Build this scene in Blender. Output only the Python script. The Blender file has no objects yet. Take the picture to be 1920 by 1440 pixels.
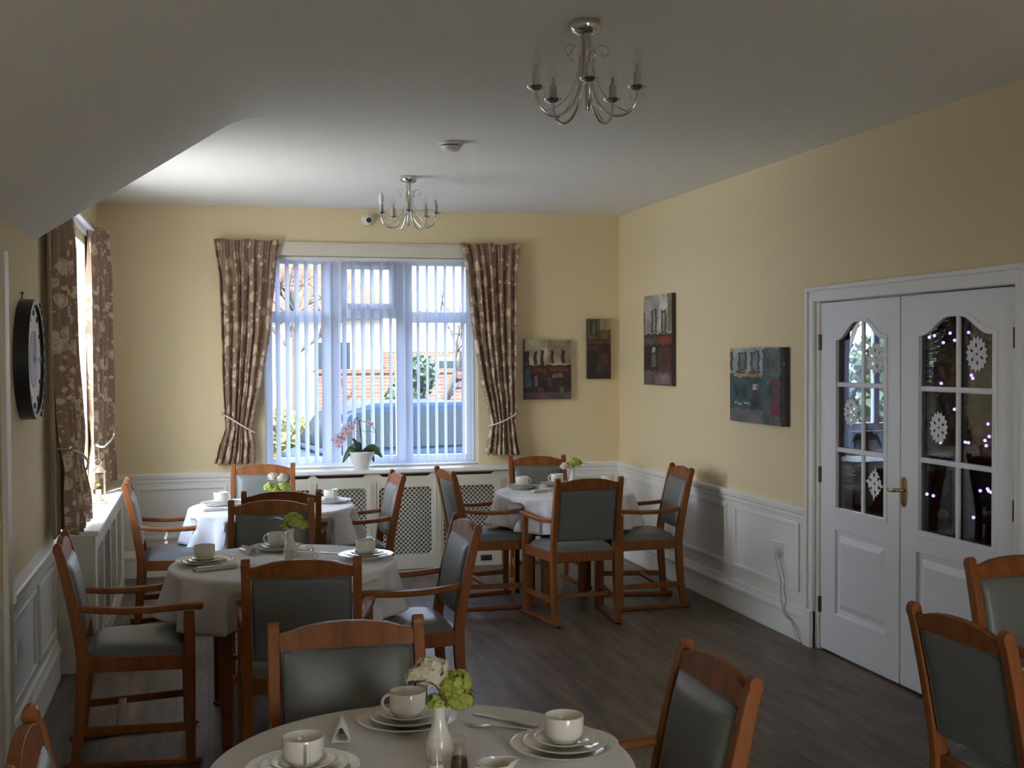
import bpy, bmesh, math, random
from math import sin, cos, pi, radians, sqrt, atan2
from mathutils import Vector, Matrix
from mathutils.geometry import tessellate_polygon

random.seed(7)
sc = bpy.context.scene
COL = sc.collection

# ------------------------------------------------------------------ room constants (metres)
XL, XR, YB, YF, H = -0.77, 3.376, 9.553, -1.6, 2.851
DADO = 0.77

# ------------------------------------------------------------------ materials
def nodes_of(name):
    m = bpy.data.materials.new(name); m.use_nodes = True
    nt = m.node_tree; nt.nodes.clear()
    out = nt.nodes.new('ShaderNodeOutputMaterial')
    return m, nt, out

def N(nt, typ, **kw):
    n = nt.nodes.new(typ)
    for k, v in kw.items():
        if k.startswith('i_'):
            n.inputs[k[2:].replace('_', ' ')].default_value = v
        else:
            setattr(n, k, v)
    return n

def L(nt, a, b): nt.links.new(a, b)

def rgba(c): return (c[0], c[1], c[2], 1.0)

def mat(name, color, rough=0.5, metal=0.0, spec=0.5, var=0.0, vscale=8.0, bump=0.0, bscale=60.0, coat=0.0,
        emit=None, estr=0.0, trans=0.0, sheen=0.0):
    m, nt, out = nodes_of(name)
    b = N(nt, 'ShaderNodeBsdfPrincipled')
    b.inputs['Base Color'].default_value = rgba(color)
    b.inputs['Roughness'].default_value = rough
    b.inputs['Metallic'].default_value = metal
    b.inputs['Specular IOR Level'].default_value = spec
    b.inputs['Coat Weight'].default_value = coat
    b.inputs['Sheen Weight'].default_value = sheen
    tc = N(nt, 'ShaderNodeTexCoord')
    if var > 0:
        nz = N(nt, 'ShaderNodeTexNoise'); nz.inputs['Scale'].default_value = vscale; nz.inputs['Detail'].default_value = 4
        L(nt, tc.outputs['Object'], nz.inputs['Vector'])
        mx = N(nt, 'ShaderNodeMix', data_type='RGBA')
        mx.inputs['A'].default_value = rgba([c * (1 - var) for c in color])
        mx.inputs['B'].default_value = rgba([min(1, c * (1 + var)) for c in color])
        L(nt, nz.outputs['Fac'], mx.inputs['Factor']); L(nt, mx.outputs['Result'], b.inputs['Base Color'])
    if bump > 0:
        n2 = N(nt, 'ShaderNodeTexNoise'); n2.inputs['Scale'].default_value = bscale; n2.inputs['Detail'].default_value = 3
        L(nt, tc.outputs['Object'], n2.inputs['Vector'])
        bp = N(nt, 'ShaderNodeBump'); bp.inputs['Strength'].default_value = bump; bp.inputs['Distance'].default_value = 0.01
        L(nt, n2.outputs['Fac'], bp.inputs['Height']); L(nt, bp.outputs['Normal'], b.inputs['Normal'])
    if emit:
        b.inputs['Emission Color'].default_value = rgba(emit); b.inputs['Emission Strength'].default_value = estr
    if trans > 0:
        tr = N(nt, 'ShaderNodeBsdfTranslucent'); tr.inputs['Color'].default_value = rgba(color)
        ms = N(nt, 'ShaderNodeMixShader'); ms.inputs['Fac'].default_value = trans
        L(nt, b.outputs['BSDF'], ms.inputs[1]); L(nt, tr.outputs['BSDF'], ms.inputs[2]); L(nt, ms.outputs['Shader'], out.inputs['Surface'])
    else:
        L(nt, b.outputs['BSDF'], out.inputs['Surface'])
    return m

def thin_glass(name, tint=(1, 1, 1), refl=1.0):
    m, nt, out = nodes_of(name)
    tr = N(nt, 'ShaderNodeBsdfTransparent'); tr.inputs['Color'].default_value = rgba(tint)
    gl = N(nt, 'ShaderNodeBsdfGlossy'); gl.inputs['Roughness'].default_value = 0.01
    # Schlick reflectance, the same from either side of the pane
    ge = N(nt, 'ShaderNodeNewGeometry')
    dp = N(nt, 'ShaderNodeVectorMath', operation='DOT_PRODUCT'); L(nt, ge.outputs['Incoming'], dp.inputs[0]); L(nt, ge.outputs['Normal'], dp.inputs[1])
    ab = N(nt, 'ShaderNodeMath', operation='ABSOLUTE'); L(nt, dp.outputs['Value'], ab.inputs[0])
    om = N(nt, 'ShaderNodeMath', operation='SUBTRACT'); om.inputs[0].default_value = 1.0; om.use_clamp = True; L(nt, ab.outputs[0], om.inputs[1])
    pw = N(nt, 'ShaderNodeMath', operation='POWER'); pw.inputs[1].default_value = 5.0; L(nt, om.outputs[0], pw.inputs[0])
    ma = N(nt, 'ShaderNodeMath', operation='MULTIPLY_ADD'); ma.inputs[1].default_value = .96; ma.inputs[2].default_value = .04; L(nt, pw.outputs[0], ma.inputs[0])
    mt = N(nt, 'ShaderNodeMath', operation='MULTIPLY'); mt.inputs[1].default_value = refl; mt.use_clamp = True
    L(nt, ma.outputs[0], mt.inputs[0])
    ms = N(nt, 'ShaderNodeMixShader')
    L(nt, mt.outputs[0], ms.inputs['Fac']); L(nt, tr.outputs['BSDF'], ms.inputs[1]); L(nt, gl.outputs['BSDF'], ms.inputs[2])
    L(nt, ms.outputs['Shader'], out.inputs['Surface'])
    return m

def wood_mat(name, dark, light, rough=0.35, axis='Z', scale=1.0):
    m, nt, out = nodes_of(name)
    b = N(nt, 'ShaderNodeBsdfPrincipled'); b.inputs['Roughness'].default_value = rough
    b.inputs['Coat Weight'].default_value = 0.04; b.inputs['Specular IOR Level'].default_value = .22
    tc = N(nt, 'ShaderNodeTexCoord'); mp = N(nt, 'ShaderNodeMapping')
    s = {'X': (2, 30, 30), 'Y': (30, 2, 30), 'Z': (30, 30, 2)}[axis]
    mp.inputs['Scale'].default_value = [v * scale for v in s]
    L(nt, tc.outputs['Object'], mp.inputs['Vector'])
    nz = N(nt, 'ShaderNodeTexNoise'); nz.inputs['Scale'].default_value = 1.0; nz.inputs['Detail'].default_value = 5
    nz.inputs['Distortion'].default_value = 0.6
    L(nt, mp.outputs['Vector'], nz.inputs['Vector'])
    cr = N(nt, 'ShaderNodeValToRGB')
    cr.color_ramp.elements[0].position = 0.3; cr.color_ramp.elements[0].color = rgba(dark)
    cr.color_ramp.elements[1].position = 0.7; cr.color_ramp.elements[1].color = rgba(light)
    L(nt, nz.outputs['Fac'], cr.inputs['Fac']); L(nt, cr.outputs['Color'], b.inputs['Base Color'])
    L(nt, b.outputs['BSDF'], out.inputs['Surface'])
    return m

def wall_paint(name, upper, lower, zsplit):
    m, nt, out = nodes_of(name)
    b = N(nt, 'ShaderNodeBsdfPrincipled'); b.inputs['Roughness'].default_value = 0.75
    b.inputs['Specular IOR Level'].default_value = 0.25
    ge = N(nt, 'ShaderNodeNewGeometry'); sx = N(nt, 'ShaderNodeSeparateXYZ')
    L(nt, ge.outputs['Position'], sx.inputs[0])
    gt = N(nt, 'ShaderNodeMath', operation='GREATER_THAN'); gt.inputs[1].default_value = zsplit
    L(nt, sx.outputs['Z'], gt.inputs[0])
    nz = N(nt, 'ShaderNodeTexNoise'); nz.inputs['Scale'].default_value = 1.3
    L(nt, ge.outputs['Position'], nz.inputs['Vector'])
    mx0 = N(nt, 'ShaderNodeMix', data_type='RGBA')
    mx0.inputs['A'].default_value = rgba([c * .97 for c in upper]); mx0.inputs['B'].default_value = rgba(upper)
    L(nt, nz.outputs['Fac'], mx0.inputs['Factor'])
    mx = N(nt, 'ShaderNodeMix', data_type='RGBA'); mx.inputs['A'].default_value = rgba(lower)
    L(nt, gt.outputs[0], mx.inputs['Factor']); L(nt, mx0.outputs['Result'], mx.inputs['B'])
    L(nt, mx.outputs['Result'], b.inputs['Base Color'])
    n2 = N(nt, 'ShaderNodeTexNoise'); n2.inputs['Scale'].default_value = 140
    L(nt, ge.outputs['Position'], n2.inputs['Vector'])
    bp = N(nt, 'ShaderNodeBump'); bp.inputs['Strength'].default_value = 0.05; bp.inputs['Distance'].default_value = 0.005
    L(nt, n2.outputs['Fac'], bp.inputs['Height']); L(nt, bp.outputs['Normal'], b.inputs['Normal'])
    L(nt, b.outputs['BSDF'], out.inputs['Surface'])
    return m

def floor_mat():
    m, nt, out = nodes_of('dark_plank_vinyl')
    b = N(nt, 'ShaderNodeBsdfPrincipled'); b.inputs['Roughness'].default_value = 0.42
    b.inputs['Specular IOR Level'].default_value = 0.4
    tc = N(nt, 'ShaderNodeTexCoord')
    mp = N(nt, 'ShaderNodeMapping'); mp.inputs['Rotation'].default_value = (0, 0, pi / 2)
    L(nt, tc.outputs['Object'], mp.inputs['Vector'])
    br = N(nt, 'ShaderNodeTexBrick'); br.offset = 0.37
    br.inputs['Scale'].default_value = 1.0; br.inputs['Brick Width'].default_value = 1.1; br.inputs['Row Height'].default_value = 0.15
    br.inputs['Mortar Size'].default_value = 0.0025; br.inputs['Mortar Smooth'].default_value = 0.2; br.inputs['Bias'].default_value = 0.0
    br.inputs['Color1'].default_value = (.110, .078, .055, 1); br.inputs['Color2'].default_value = (.150, .110, .080, 1)
    br.inputs['Mortar'].default_value = (.055, .042, .034, 1)
    L(nt, mp.outputs['Vector'], br.inputs['Vector'])
    m2 = N(nt, 'ShaderNodeMapping'); m2.inputs['Scale'].default_value = (15, 1.7, 1)
    L(nt, tc.outputs['Object'], m2.inputs['Vector'])
    nz = N(nt, 'ShaderNodeTexNoise'); nz.inputs['Scale'].default_value = 1.0; nz.inputs['Detail'].default_value = 6; nz.inputs['Roughness'].default_value = .65
    L(nt, m2.outputs['Vector'], nz.inputs['Vector'])
    cr = N(nt, 'ShaderNodeValToRGB')
    cr.color_ramp.elements[0].position = .32; cr.color_ramp.elements[0].color = (.42, .42, .42, 1)
    cr.color_ramp.elements[1].position = .7; cr.color_ramp.elements[1].color = (1.5, 1.47, 1.43, 1)
    L(nt, nz.outputs['Fac'], cr.inputs['Fac'])
    mx = N(nt, 'ShaderNodeMix', data_type='RGBA', blend_type='MULTIPLY'); mx.inputs['Factor'].default_value = 1
    L(nt, br.outputs['Color'], mx.inputs['A']); L(nt, cr.outputs['Color'], mx.inputs['B'])
    L(nt, mx.outputs['Result'], b.inputs['Base Color'])
    L(nt, b.outputs['BSDF'], out.inputs['Surface'])
    return m

def floral_mat():
    """taupe curtain cloth with scattered cream roses and leaves (uv in metres of cloth)"""
    m, nt, out = nodes_of('floral_curtain_cloth')
    b = N(nt, 'ShaderNodeBsdfPrincipled'); b.inputs['Roughness'].default_value = 0.8; b.inputs['Specular IOR Level'].default_value = .2
    b.inputs['Sheen Weight'].default_value = .2
    uv = N(nt, 'ShaderNodeUVMap')
    nz = N(nt, 'ShaderNodeTexNoise'); nz.inputs['Scale'].default_value = 28; nz.inputs['Detail'].default_value = 2
    L(nt, uv.outputs['UV'], nz.inputs['Vector'])
    ad = N(nt, 'ShaderNodeVectorMath', operation='MULTIPLY_ADD'); ad.inputs[1].default_value = (.03, .03, 0)
    L(nt, nz.outputs['Color'], ad.inputs[0]); L(nt, uv.outputs['UV'], ad.inputs[2])
    def blobs(scale, thr, soft, warp=True):
        v = N(nt, 'ShaderNodeTexVoronoi'); v.inputs['Scale'].default_value = scale
        L(nt, (ad.outputs[0] if warp else uv.outputs['UV']), v.inputs['Vector'])
        mr = N(nt, 'ShaderNodeMapRange'); mr.inputs['From Min'].default_value = thr; mr.inputs['From Max'].default_value = thr - soft
        L(nt, v.outputs['Distance'], mr.inputs['Value'])
        return mr.outputs['Result'], v
    f1, v1 = blobs(8.5, .36, .03)
    f2, v2 = blobs(16, .29, .05)
    f3, v3 = blobs(38, .2, .05)
    # petal rings inside the large flowers
    rg = N(nt, 'ShaderNodeMath', operation='SINE')
    ml = N(nt, 'ShaderNodeMath', operation='MULTIPLY'); ml.inputs[1].default_value = 40
    L(nt, v1.outputs['Distance'], ml.inputs[0]); L(nt, ml.outputs[0], rg.inputs[0])
    rr = N(nt, 'ShaderNodeMapRange'); rr.inputs['From Min'].default_value = -1; rr.inputs['From Max'].default_value = .2
    rr.inputs['To Min'].default_value = .45; rr.inputs['To Max'].default_value = 1
    L(nt, rg.outputs[0], rr.inputs['Value'])
    pf = N(nt, 'ShaderNodeMath', operation='MULTIPLY'); L(nt, f1, pf.inputs[0]); L(nt, rr.outputs['Result'], pf.inputs[1])
    mxx = N(nt, 'ShaderNodeMath', operation='MAXIMUM'); L(nt, pf.outputs[0], mxx.inputs[0]); L(nt, f2, mxx.inputs[1])
    mx2 = N(nt, 'ShaderNodeMath', operation='MAXIMUM'); L(nt, mxx.outputs[0], mx2.inputs[0]); L(nt, f3, mx2.inputs[1])
    mx = N(nt, 'ShaderNodeMix', data_type='RGBA')
    mx.inputs['A'].default_value = (.34, .225, .155, 1); mx.inputs['B'].default_value = (.74, .60, .44, 1)
    L(nt, mx2.outputs[0], mx.inputs['Factor']); L(nt, mx.outputs['Result'], b.inputs['Base Color'])
    tr = N(nt, 'ShaderNodeBsdfTranslucent'); L(nt, mx.outputs['Result'], tr.inputs['Color'])
    ms = N(nt, 'ShaderNodeMixShader'); ms.inputs['Fac'].default_value = .12
    L(nt, b.outputs['BSDF'], ms.inputs[1]); L(nt, tr.outputs['BSDF'], ms.inputs[2]); L(nt, ms.outputs['Shader'], out.inputs['Surface'])
    return m

def vcol_mat(name, rough=.6):
    m, nt, out = nodes_of(name)
    b = N(nt, 'ShaderNodeBsdfPrincipled'); b.inputs['Roughness'].default_value = rough; b.inputs['Specular IOR Level'].default_value = .3
    a = N(nt, 'ShaderNodeAttribute', attribute_name='paint')
    L(nt, a.outputs['Color'], b.inputs['Base Color'])
    tc = N(nt, 'ShaderNodeTexCoord'); n2 = N(nt, 'ShaderNodeTexNoise'); n2.inputs['Scale'].default_value = 220
    L(nt, tc.outputs['Object'], n2.inputs['Vector'])
    bp = N(nt, 'ShaderNodeBump'); bp.inputs['Strength'].default_value = .15; bp.inputs['Distance'].default_value = .004
    L(nt, n2.outputs['Fac'], bp.inputs['Height']); L(nt, bp.outputs['Normal'], b.inputs['Normal'])
    L(nt, b.outputs['BSDF'], out.inputs['Surface'])
    return m

def brick_mat(name, c1, c2, mortar, scale=1.0, bw=.22, rh=.075):
    m, nt, out = nodes_of(name)
    b = N(nt, 'ShaderNodeBsdfPrincipled'); b.inputs['Roughness'].default_value = .9; b.inputs['Specular IOR Level'].default_value = .1
    tc = N(nt, 'ShaderNodeTexCoord'); mp = N(nt, 'ShaderNodeMapping'); mp.inputs['Rotation'].default_value = (pi / 2, 0, 0)
    L(nt, tc.outputs['Object'], mp.inputs['Vector'])
    br = N(nt, 'ShaderNodeTexBrick'); br.inputs['Scale'].default_value = scale
    br.inputs['Brick Width'].default_value = bw; br.inputs['Row Height'].default_value = rh; br.inputs['Mortar Size'].default_value = .008
    br.inputs['Color1'].default_value = rgba(c1); br.inputs['Color2'].default_value = rgba(c2); br.inputs['Mortar'].default_value = rgba(mortar)
    L(nt, mp.outputs['Vector'], br.inputs['Vector']); L(nt, br.outputs['Color'], b.inputs['Base Color'])
    L(nt, b.outputs['BSDF'], out.inputs['Surface'])
    return m

CREAM = (.74, .62, .40); OFFW = (.76, .745, .71)
M = dict(
    wall=wall_paint('cream_wall_paint', CREAM, OFFW, DADO),
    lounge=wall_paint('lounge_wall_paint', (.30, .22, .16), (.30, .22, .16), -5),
    ceil=mat('ceiling_paint', (.80, .79, .745), .85, spec=.2, bump=.04, bscale=140),
    trim=mat('white_gloss_trim', (.80, .79, .76), .35, var=.03, vscale=5),
    cover=mat('cream_satin_paint', (.66, .63, .53), .4, var=.03, vscale=6),
    door=mat('white_door_gloss', (.80, .795, .81), .32, bump=.04, bscale=30),
    upvc=mat('white_upvc', (.74, .77, .82), .3),
    floor=floor_mat(),
    wood=wood_mat('orange_beech_wood', (.185, .060, .016), (.285, .098, .027), .5),
    tablewood=wood_mat('table_beech_wood', (.20, .066, .018), (.30, .105, .03)),
    leather=mat('grey_green_vinyl_leather', (.150, .158, .153), .40, var=.07, vscale=4, bump=.06, bscale=320),
    piping=mat('dark_grey_piping', (.085, .095, .10), .45),
    rubber=mat('black_rubber', (.02, .02, .02), .6),
    cloth=mat('white_table_linen', (.74, .73, .745), .85, spec=.2, var=.02, vscale=3, bump=.12, bscale=420, sheen=.2),
    china=mat('white_glazed_china', (.74, .72, .66), .14, spec=.5, coat=.3),
    napkin=mat('white_paper_napkin', (.72, .70, .66), .9, spec=.1, bump=.2, bscale=180),
    steel=mat('polished_cutlery_steel', (.55, .54, .52), .22, metal=1.0),
    chrome=mat('chrome', (.72, .70, .66), .13, metal=1.0),
    brass=mat('polished_brass', (.62, .40, .14), .2, metal=1.0),
    hinge=mat('aged_hinge_metal', (.10, .085, .07), .4, metal=.8),
    glass=thin_glass('window_glass', (.96, .98, .98), 1.0),
    dglass=thin_glass('door_glass', (.82, .84, .86), 1.6),
    bulb=thin_glass('clear_bulb_glass', (.97, .96, .94), .45),
    frost=mat('frosted_bulb_glass', (.72, .73, .72), .5),
    sleeve=mat('pale_candle_sleeve', (.42, .42, .37), .5),
    filam=mat('bulb_stem_amber', (.55, .34, .22), .4),
    crystal=thin_glass('crystal_drop', (.97, .97, .97), 2.0),
    plastic=mat('white_plastic', (.72, .71, .68), .35),
    slot=mat('dark_plastic', (.03, .03, .03), .5),
    blind=mat('white_blind_fabric', (.68, .73, .84), .8, spec=.15, trans=.30),
    floral=floral_mat(),
    lining=mat('cream_curtain_lining', (.60, .52, .37), .85, spec=.1, trans=.2),
    rope=mat('cream_rope', (.66, .62, .52), .8, bump=.4, bscale=260),
    paint=vcol_mat('canvas_paint'),
    canvasedge=mat('dark_canvas_edge', (.06, .04, .035), .7),
    grille_shade=mat('brown_grille_shade', (.10, .075, .055), .9),  # dark brown standing in for the shade behind the grilles
    black=mat('black_enamel', (.012, .010, .012), .35),
    face=mat('cream_clock_face', (.56, .52, .46), .5),
    dial=mat('lilac_grey_dial', (.27, .25, .29), .5),
    bloomg=mat('yellow_green_petal', (.46, .52, .10), .7, trans=.25, var=.25, vscale=40),
    bloomw=mat('cream_white_petal', (.78, .72, .56), .7, trans=.25),
    leaf=mat('dark_green_leaf', (.035, .085, .03), .4, var=.25, vscale=30),
    stem=mat('plant_stem', (.13, .12, .05), .5),
    dstem=mat('dark_orchid_stem', (.12, .035, .045), .45),
    orchid=mat('pale_pink_orchid_petal', (.62, .47, .48), .6, trans=.3, var=.2, vscale=60),
    throat=mat('orchid_throat', (.36, .06, .12), .5),
    bark=mat('orchid_bark', (.26, .10, .045), .9, var=.4, vscale=90, bump=.6, bscale=90),
    salt=mat('white_salt', (.72, .70, .66), .9),
    pepper=mat('brown_pepper', (.16, .10, .06), .9),
    paper=mat('white_paper', (.78, .79, .80), .8),
    cable=mat('grey_cable', (.42, .38, .35), .5),
    gold=mat('brushed_gilt_metal', (.55, .47, .33), .3, metal=.8),
    needle=mat('dark_fir_needles', (.006, .010, .007), .95, spec=.05, var=.3, vscale=20),
    barkw=mat('tree_bark', (.028, .022, .018), .9, var=.3, vscale=12),
    led=mat('blue_white_led', (.5, .5, 1.0), .4, emit=(.30, .20, 1.0), estr=.6),
    bauble=mat('dull_red_bauble', (.35, .06, .05), .25),
    darkwood=mat('dark_stained_wood', (.05, .03, .02), .4),
    render_w=mat('white_house_render', (.36, .355, .34), .9, bump=.1, bscale=40),
    roof=brick_mat('red_clay_tiles', (.12, .034, .022), (.15, .05, .032), (.06, .024, .02), 1.0, .28, .2),
    brick=brick_mat('red_garden_brick', (.10, .038, .025), (.12, .05, .034), (.14, .12, .10)),
    bounce_ground=mat('pale_bounce_ground', (.52, .49, .44), .9, var=.1, vscale=2),  # kept pale to bounce daylight through the windows
    tarmac=mat('dark_forecourt_asphalt', (.045, .044, .043), .9, var=.15, vscale=2),
    hedge=mat('yellow_green_hedge_leaf', (.11, .10, .012), .6, trans=.2, var=.4, vscale=5),
    hedge2=mat('dark_green_shrub_leaf', (.022, .042, .013), .5, trans=.15, var=.4, vscale=5),
    carblue=mat('dark_blue_car_paint', (.004, .011, .026), .4, spec=.12),
    carwhite=mat('silver_grey_car_paint', (.035, .04, .046), .4, spec=.15),
    carglass=mat('dark_car_glass', (.010, .014, .018), .5, spec=.05),
    tyre=mat('tyre_rubber', (.02, .02, .02), .8),
    winddark=mat('house_window_glass', (.012, .02, .026), .2, spec=.2),
    grass_v=mat('lawn_grass', (.10, .14, .04), .9, var=.3, vscale=6),
)

# ------------------------------------------------------------------ mesh builder
class MB:
    def __init__(self): self.v = []; self.f = []; self.mi = []; self.uv = {}; self.m = 0
    def add(self, vs, fs):
        o = len(self.v); self.v += [tuple(p) for p in vs]
        for f in fs: self.f.append(tuple(o + i for i in f)); self.mi.append(self.m)
        return o
    def box(self, lo, hi):
        x0, y0, z0 = lo; x1, y1, z1 = hi
        self.add([(x0,y0,z0),(x1,y0,z0),(x1,y1,z0),(x0,y1,z0),(x0,y0,z1),(x1,y0,z1),(x1,y1,z1),(x0,y1,z1)],
                 [(0,3,2,1),(4,5,6,7),(0,1,5,4),(1,2,6,5),(2,3,7,6),(3,0,4,7)])
    def cbox(self, c, s): self.box([c[i]-s[i]/2 for i in range(3)], [c[i]+s[i]/2 for i in range(3)])
    def sweep(self, pts, ws, hs, up=(0,0,1), cap=True):
        """rectangular section swept along pts; ws across (horizontal), hs along the other way"""
        n = len(pts); P = [Vector(p) for p in pts]; vs = []; up = Vector(up)
        if not hasattr(ws, '__len__'): ws = [ws]*n
        if not hasattr(hs, '__len__'): hs = [hs]*n
        for i in range(n):
            t = (P[min(i+1,n-1)] - P[max(i-1,0)]).normalized()
            s = t.cross(up)
            if s.length < 1e-5: s = t.cross(Vector((1,0,0)))
            s.normalize(); u = s.cross(t).normalized()
            for a, b in ((-1,-1),(1,-1),(1,1),(-1,1)): vs.append(P[i] + s*(a*ws[i]/2) + u*(b*hs[i]/2))
        fs = []
        for i in range(n-1):
            for k in range(4): fs.append((4*i+k, 4*i+(k+1)%4, 4*i+4+(k+1)%4, 4*i+4+k))
        if cap: fs += [(3,2,1,0), (4*n-4,4*n-3,4*n-2,4*n-1)]
        self.add(vs, fs)
    def tube(self, pts, r, seg=8, cap=True):
        n = len(pts); P = [Vector(p) for p in pts]; vs = []
        rs = r if hasattr(r, '__len__') else [r]*n
        t0 = (P[1]-P[0]).normalized(); a = Vector((0,0,1)) if abs(t0.z) < .9 else Vector((1,0,0))
        s = t0.cross(a).normalized()
        for i in range(n):
            t = (P[min(i+1,n-1)] - P[max(i-1,0)]).normalized()
            s = s - t*s.dot(t)
            if s.length < 1e-6: s = t.orthogonal()
            s.normalize(); u = t.cross(s)
            for k in range(seg):
                an = 2*pi*k/seg; vs.append(P[i] + (s*cos(an)+u*sin(an))*rs[i])
        fs = [(seg*i+k, seg*i+(k+1)%seg, seg*(i+1)+(k+1)%seg, seg*(i+1)+k) for i in range(n-1) for k in range(seg)]
        if cap: fs += [tuple(reversed(range(seg))), tuple(range(seg*(n-1), seg*n))]
        self.add(vs, fs)
    def lathe(self, prof, c=(0,0,0), seg=28, ang=None):
        """prof: list of (r, z) from bottom outside; closed where r == 0"""
        vs = []; fs = []; idx = []
        for r, z in prof:
            if r <= 1e-6: idx.append([len(vs)]*seg); vs.append((c[0], c[1], c[2]+z))
            else:
                idx.append(list(range(len(vs), len(vs)+seg)))
                for k in range(seg):
                    a = 2*pi*k/seg; vs.append((c[0]+r*cos(a), c[1]+r*sin(a), c[2]+z))
        for i in range(len(prof)-1):
            for k in range(seg):
                q = [idx[i][k], idx[i][(k+1)%seg], idx[i+1][(k+1)%seg], idx[i+1][k]]
                q2 = []
                for e in q:
                    if e not in q2: q2.append(e)
                if len(q2) > 2: fs.append(tuple(q2))
        self.add(vs, fs)
    def sphere(self, c, r, seg=12, rings=8, sq=(1,1,1)):
        vs = [(c[0], c[1], c[2]-r*sq[2])]
        for i in range(1, rings):
            ph = -pi/2 + pi*i/rings
            for k in range(seg):
                a = 2*pi*k/seg; vs.append((c[0]+r*sq[0]*cos(ph)*cos(a), c[1]+r*sq[1]*cos(ph)*sin(a), c[2]+r*sq[2]*sin(ph)))
        vs.append((c[0], c[1], c[2]+r*sq[2])); top = len(vs)-1
        fs = [(0, 1+(k+1)%seg, 1+k) for k in range(seg)]
        for i in range(rings-2):
            for k in range(seg): a = 1+i*seg; fs.append((a+k, a+(k+1)%seg, a+seg+(k+1)%seg, a+seg+k))
        a = 1+(rings-2)*seg
        fs += [(a+k, a+(k+1)%seg, top) for k in range(seg)]
        self.add(vs, fs)
    def plate(self, outer, holes, w0, w1, fn):
        """flat plate with holes: outlines in (u, v), thickness w0..w1, fn(u, v, w) -> xyz"""
        loops = [list(outer)] + [list(h) for h in holes]
        tris = tessellate_polygon([[Vector((p[0], p[1], 0)) for p in lp] for lp in loops])
        flat = [p for lp in loops for p in lp]; n = len(flat)
        vs = [fn(p[0], p[1], w0) for p in flat] + [fn(p[0], p[1], w1) for p in flat]
        fs = [tuple(t) for t in tris] + [tuple(n+i for i in reversed(t)) for t in tris]
        o = 0
        for lp in loops:
            k = len(lp)
            for i in range(k): a, b = o+i, o+(i+1)%k; fs.append((a, b, n+b, n+a))
            o += k
        self.add(vs, fs)
    def quad(self, c, a, b):
        c, a, b = Vector(c), Vector(a), Vector(b)
        self.add([c-a-b, c+a-b, c+a+b, c-a+b], [(0,1,2,3)])
    def grid(self, rows):
        nr, nc = len(rows), len(rows[0])
        self.add([p for r in rows for p in r], [(i*nc+j, i*nc+j+1, (i+1)*nc+j+1, (i+1)*nc+j) for i in range(nr-1) for j in range(nc-1)])
    def build(self, name, material, parent=None, smooth=40, bevel=0.0, bseg=2, recalc=True, solid=0.0):
        me = bpy.data.meshes.new(name); me.from_pydata(self.v, [], self.f); me.update()
        mats = material if isinstance(material, (list, tuple)) else [material]
        for m_ in mats: me.materials.append(m_)
        if len(mats) > 1: me.polygons.foreach_set('material_index', self.mi)
        if recalc:
            bm = bmesh.new(); bm.from_mesh(me); bmesh.ops.recalc_face_normals(bm, faces=bm.faces); bm.to_mesh(me); bm.free()
        if smooth:
            me.polygons.foreach_set('use_smooth', [True]*len(me.polygons)); me.set_sharp_from_angle(angle=radians(smooth))
        o = bpy.data.objects.new(name, me); COL.objects.link(o)
        if parent: o.parent = parent
        if bevel > 0:
            b = o.modifiers.new('bevel', 'BEVEL'); b.width = bevel; b.segments = bseg; b.limit_method = 'ANGLE'; b.angle_limit = radians(40)
        if solid > 0:
            s = o.modifiers.new('solid', 'SOLIDIFY'); s.thickness = solid; s.offset = 0
        return o

def tag(o, label=None, cat=None, group=None, kind=None):
    if label: o['label'] = label
    if cat: o['category'] = cat
    if group: o['group'] = group
    if kind: o['kind'] = kind
    return o

def empty(name, loc=(0,0,0), rz=0.0):
    o = bpy.data.objects.new(name, None); COL.objects.link(o)
    o.empty_display_size = .05; o.location = loc; o.rotation_euler = (0, 0, rz)
    return o

def struct(name, mb, material, parent=None, **kw):
    o = mb.build(name, material, parent, **kw)
    if parent is None: o['kind'] = 'structure'
    return o

def copy_tree(o, parent=None):
    kids = list(o.children)
    c = o.copy(); COL.objects.link(c)
    if parent: c.parent = parent
    for ch in kids: copy_tree(ch, c)
    return c

def rrect(u0, v0, u1, v1, r, seg=5, top_only=False):
    pts = []
    for cx, cy, a0, on in ((u1-r, v0+r, -pi/2, not top_only), (u1-r, v1-r, 0, True), (u0+r, v1-r, pi/2, True), (u0+r, v0+r, pi, not top_only)):
        if on:
            for i in range(seg+1):
                a = a0 + (pi/2)*i/seg; pts.append((cx+r*cos(a), cy+r*sin(a)))
        else:
            pts.append((u1 if cx > (u0+u1)/2 else u0, v0))
    return pts

def rect(u0, v0, u1, v1): return [(u0,v0),(u1,v0),(u1,v1),(u0,v1)]

# ================================================================== SETTING
mb = MB(); mb.box((XL-.3, YF-.2, -.12), (XR+.1, YB+.3, 0)); struct('floor', mb, M['floor'], smooth=0)
mb = MB(); mb.box((XL-.2, YF-.2, H), (XR+.12, YB+.28, H+.2)); struct('ceiling', mb, M['ceil'], smooth=0)

# sloping boxed-in bulkhead over the left wall, ending at Y = 5.95
prof = [(XL-.05, 2.222)]
for i in range(10):
    t = i/9; prof.append((XL+.02+(.10-XL)*t, 2.235+(2.80-2.235)*t))
for i in range(1, 7):
    a = i/6; prof.append((.12+.22*a, 2.80+.0515*(1-(1-a)**2)))
prof.append((.36, H+.05)); prof.append((XL-.05, H+.05))
mb = MB(); mb.plate(prof, [], YF, 5.97, lambda u, v, w: (u, w, v))
struct('ceiling_bulkhead', mb, M['ceil'], smooth=50)

WX0, WX1, WZ0, WZ1 = .45, 2.16, .80, 2.475          # back window opening
LY0, LY1, LZ0, LZ1 = 6.72, 8.50, .765, 2.44          # left window opening
DY0, DY1, DZ = 4.44, 6.20, 2.0                       # double door opening in right wall

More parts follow.
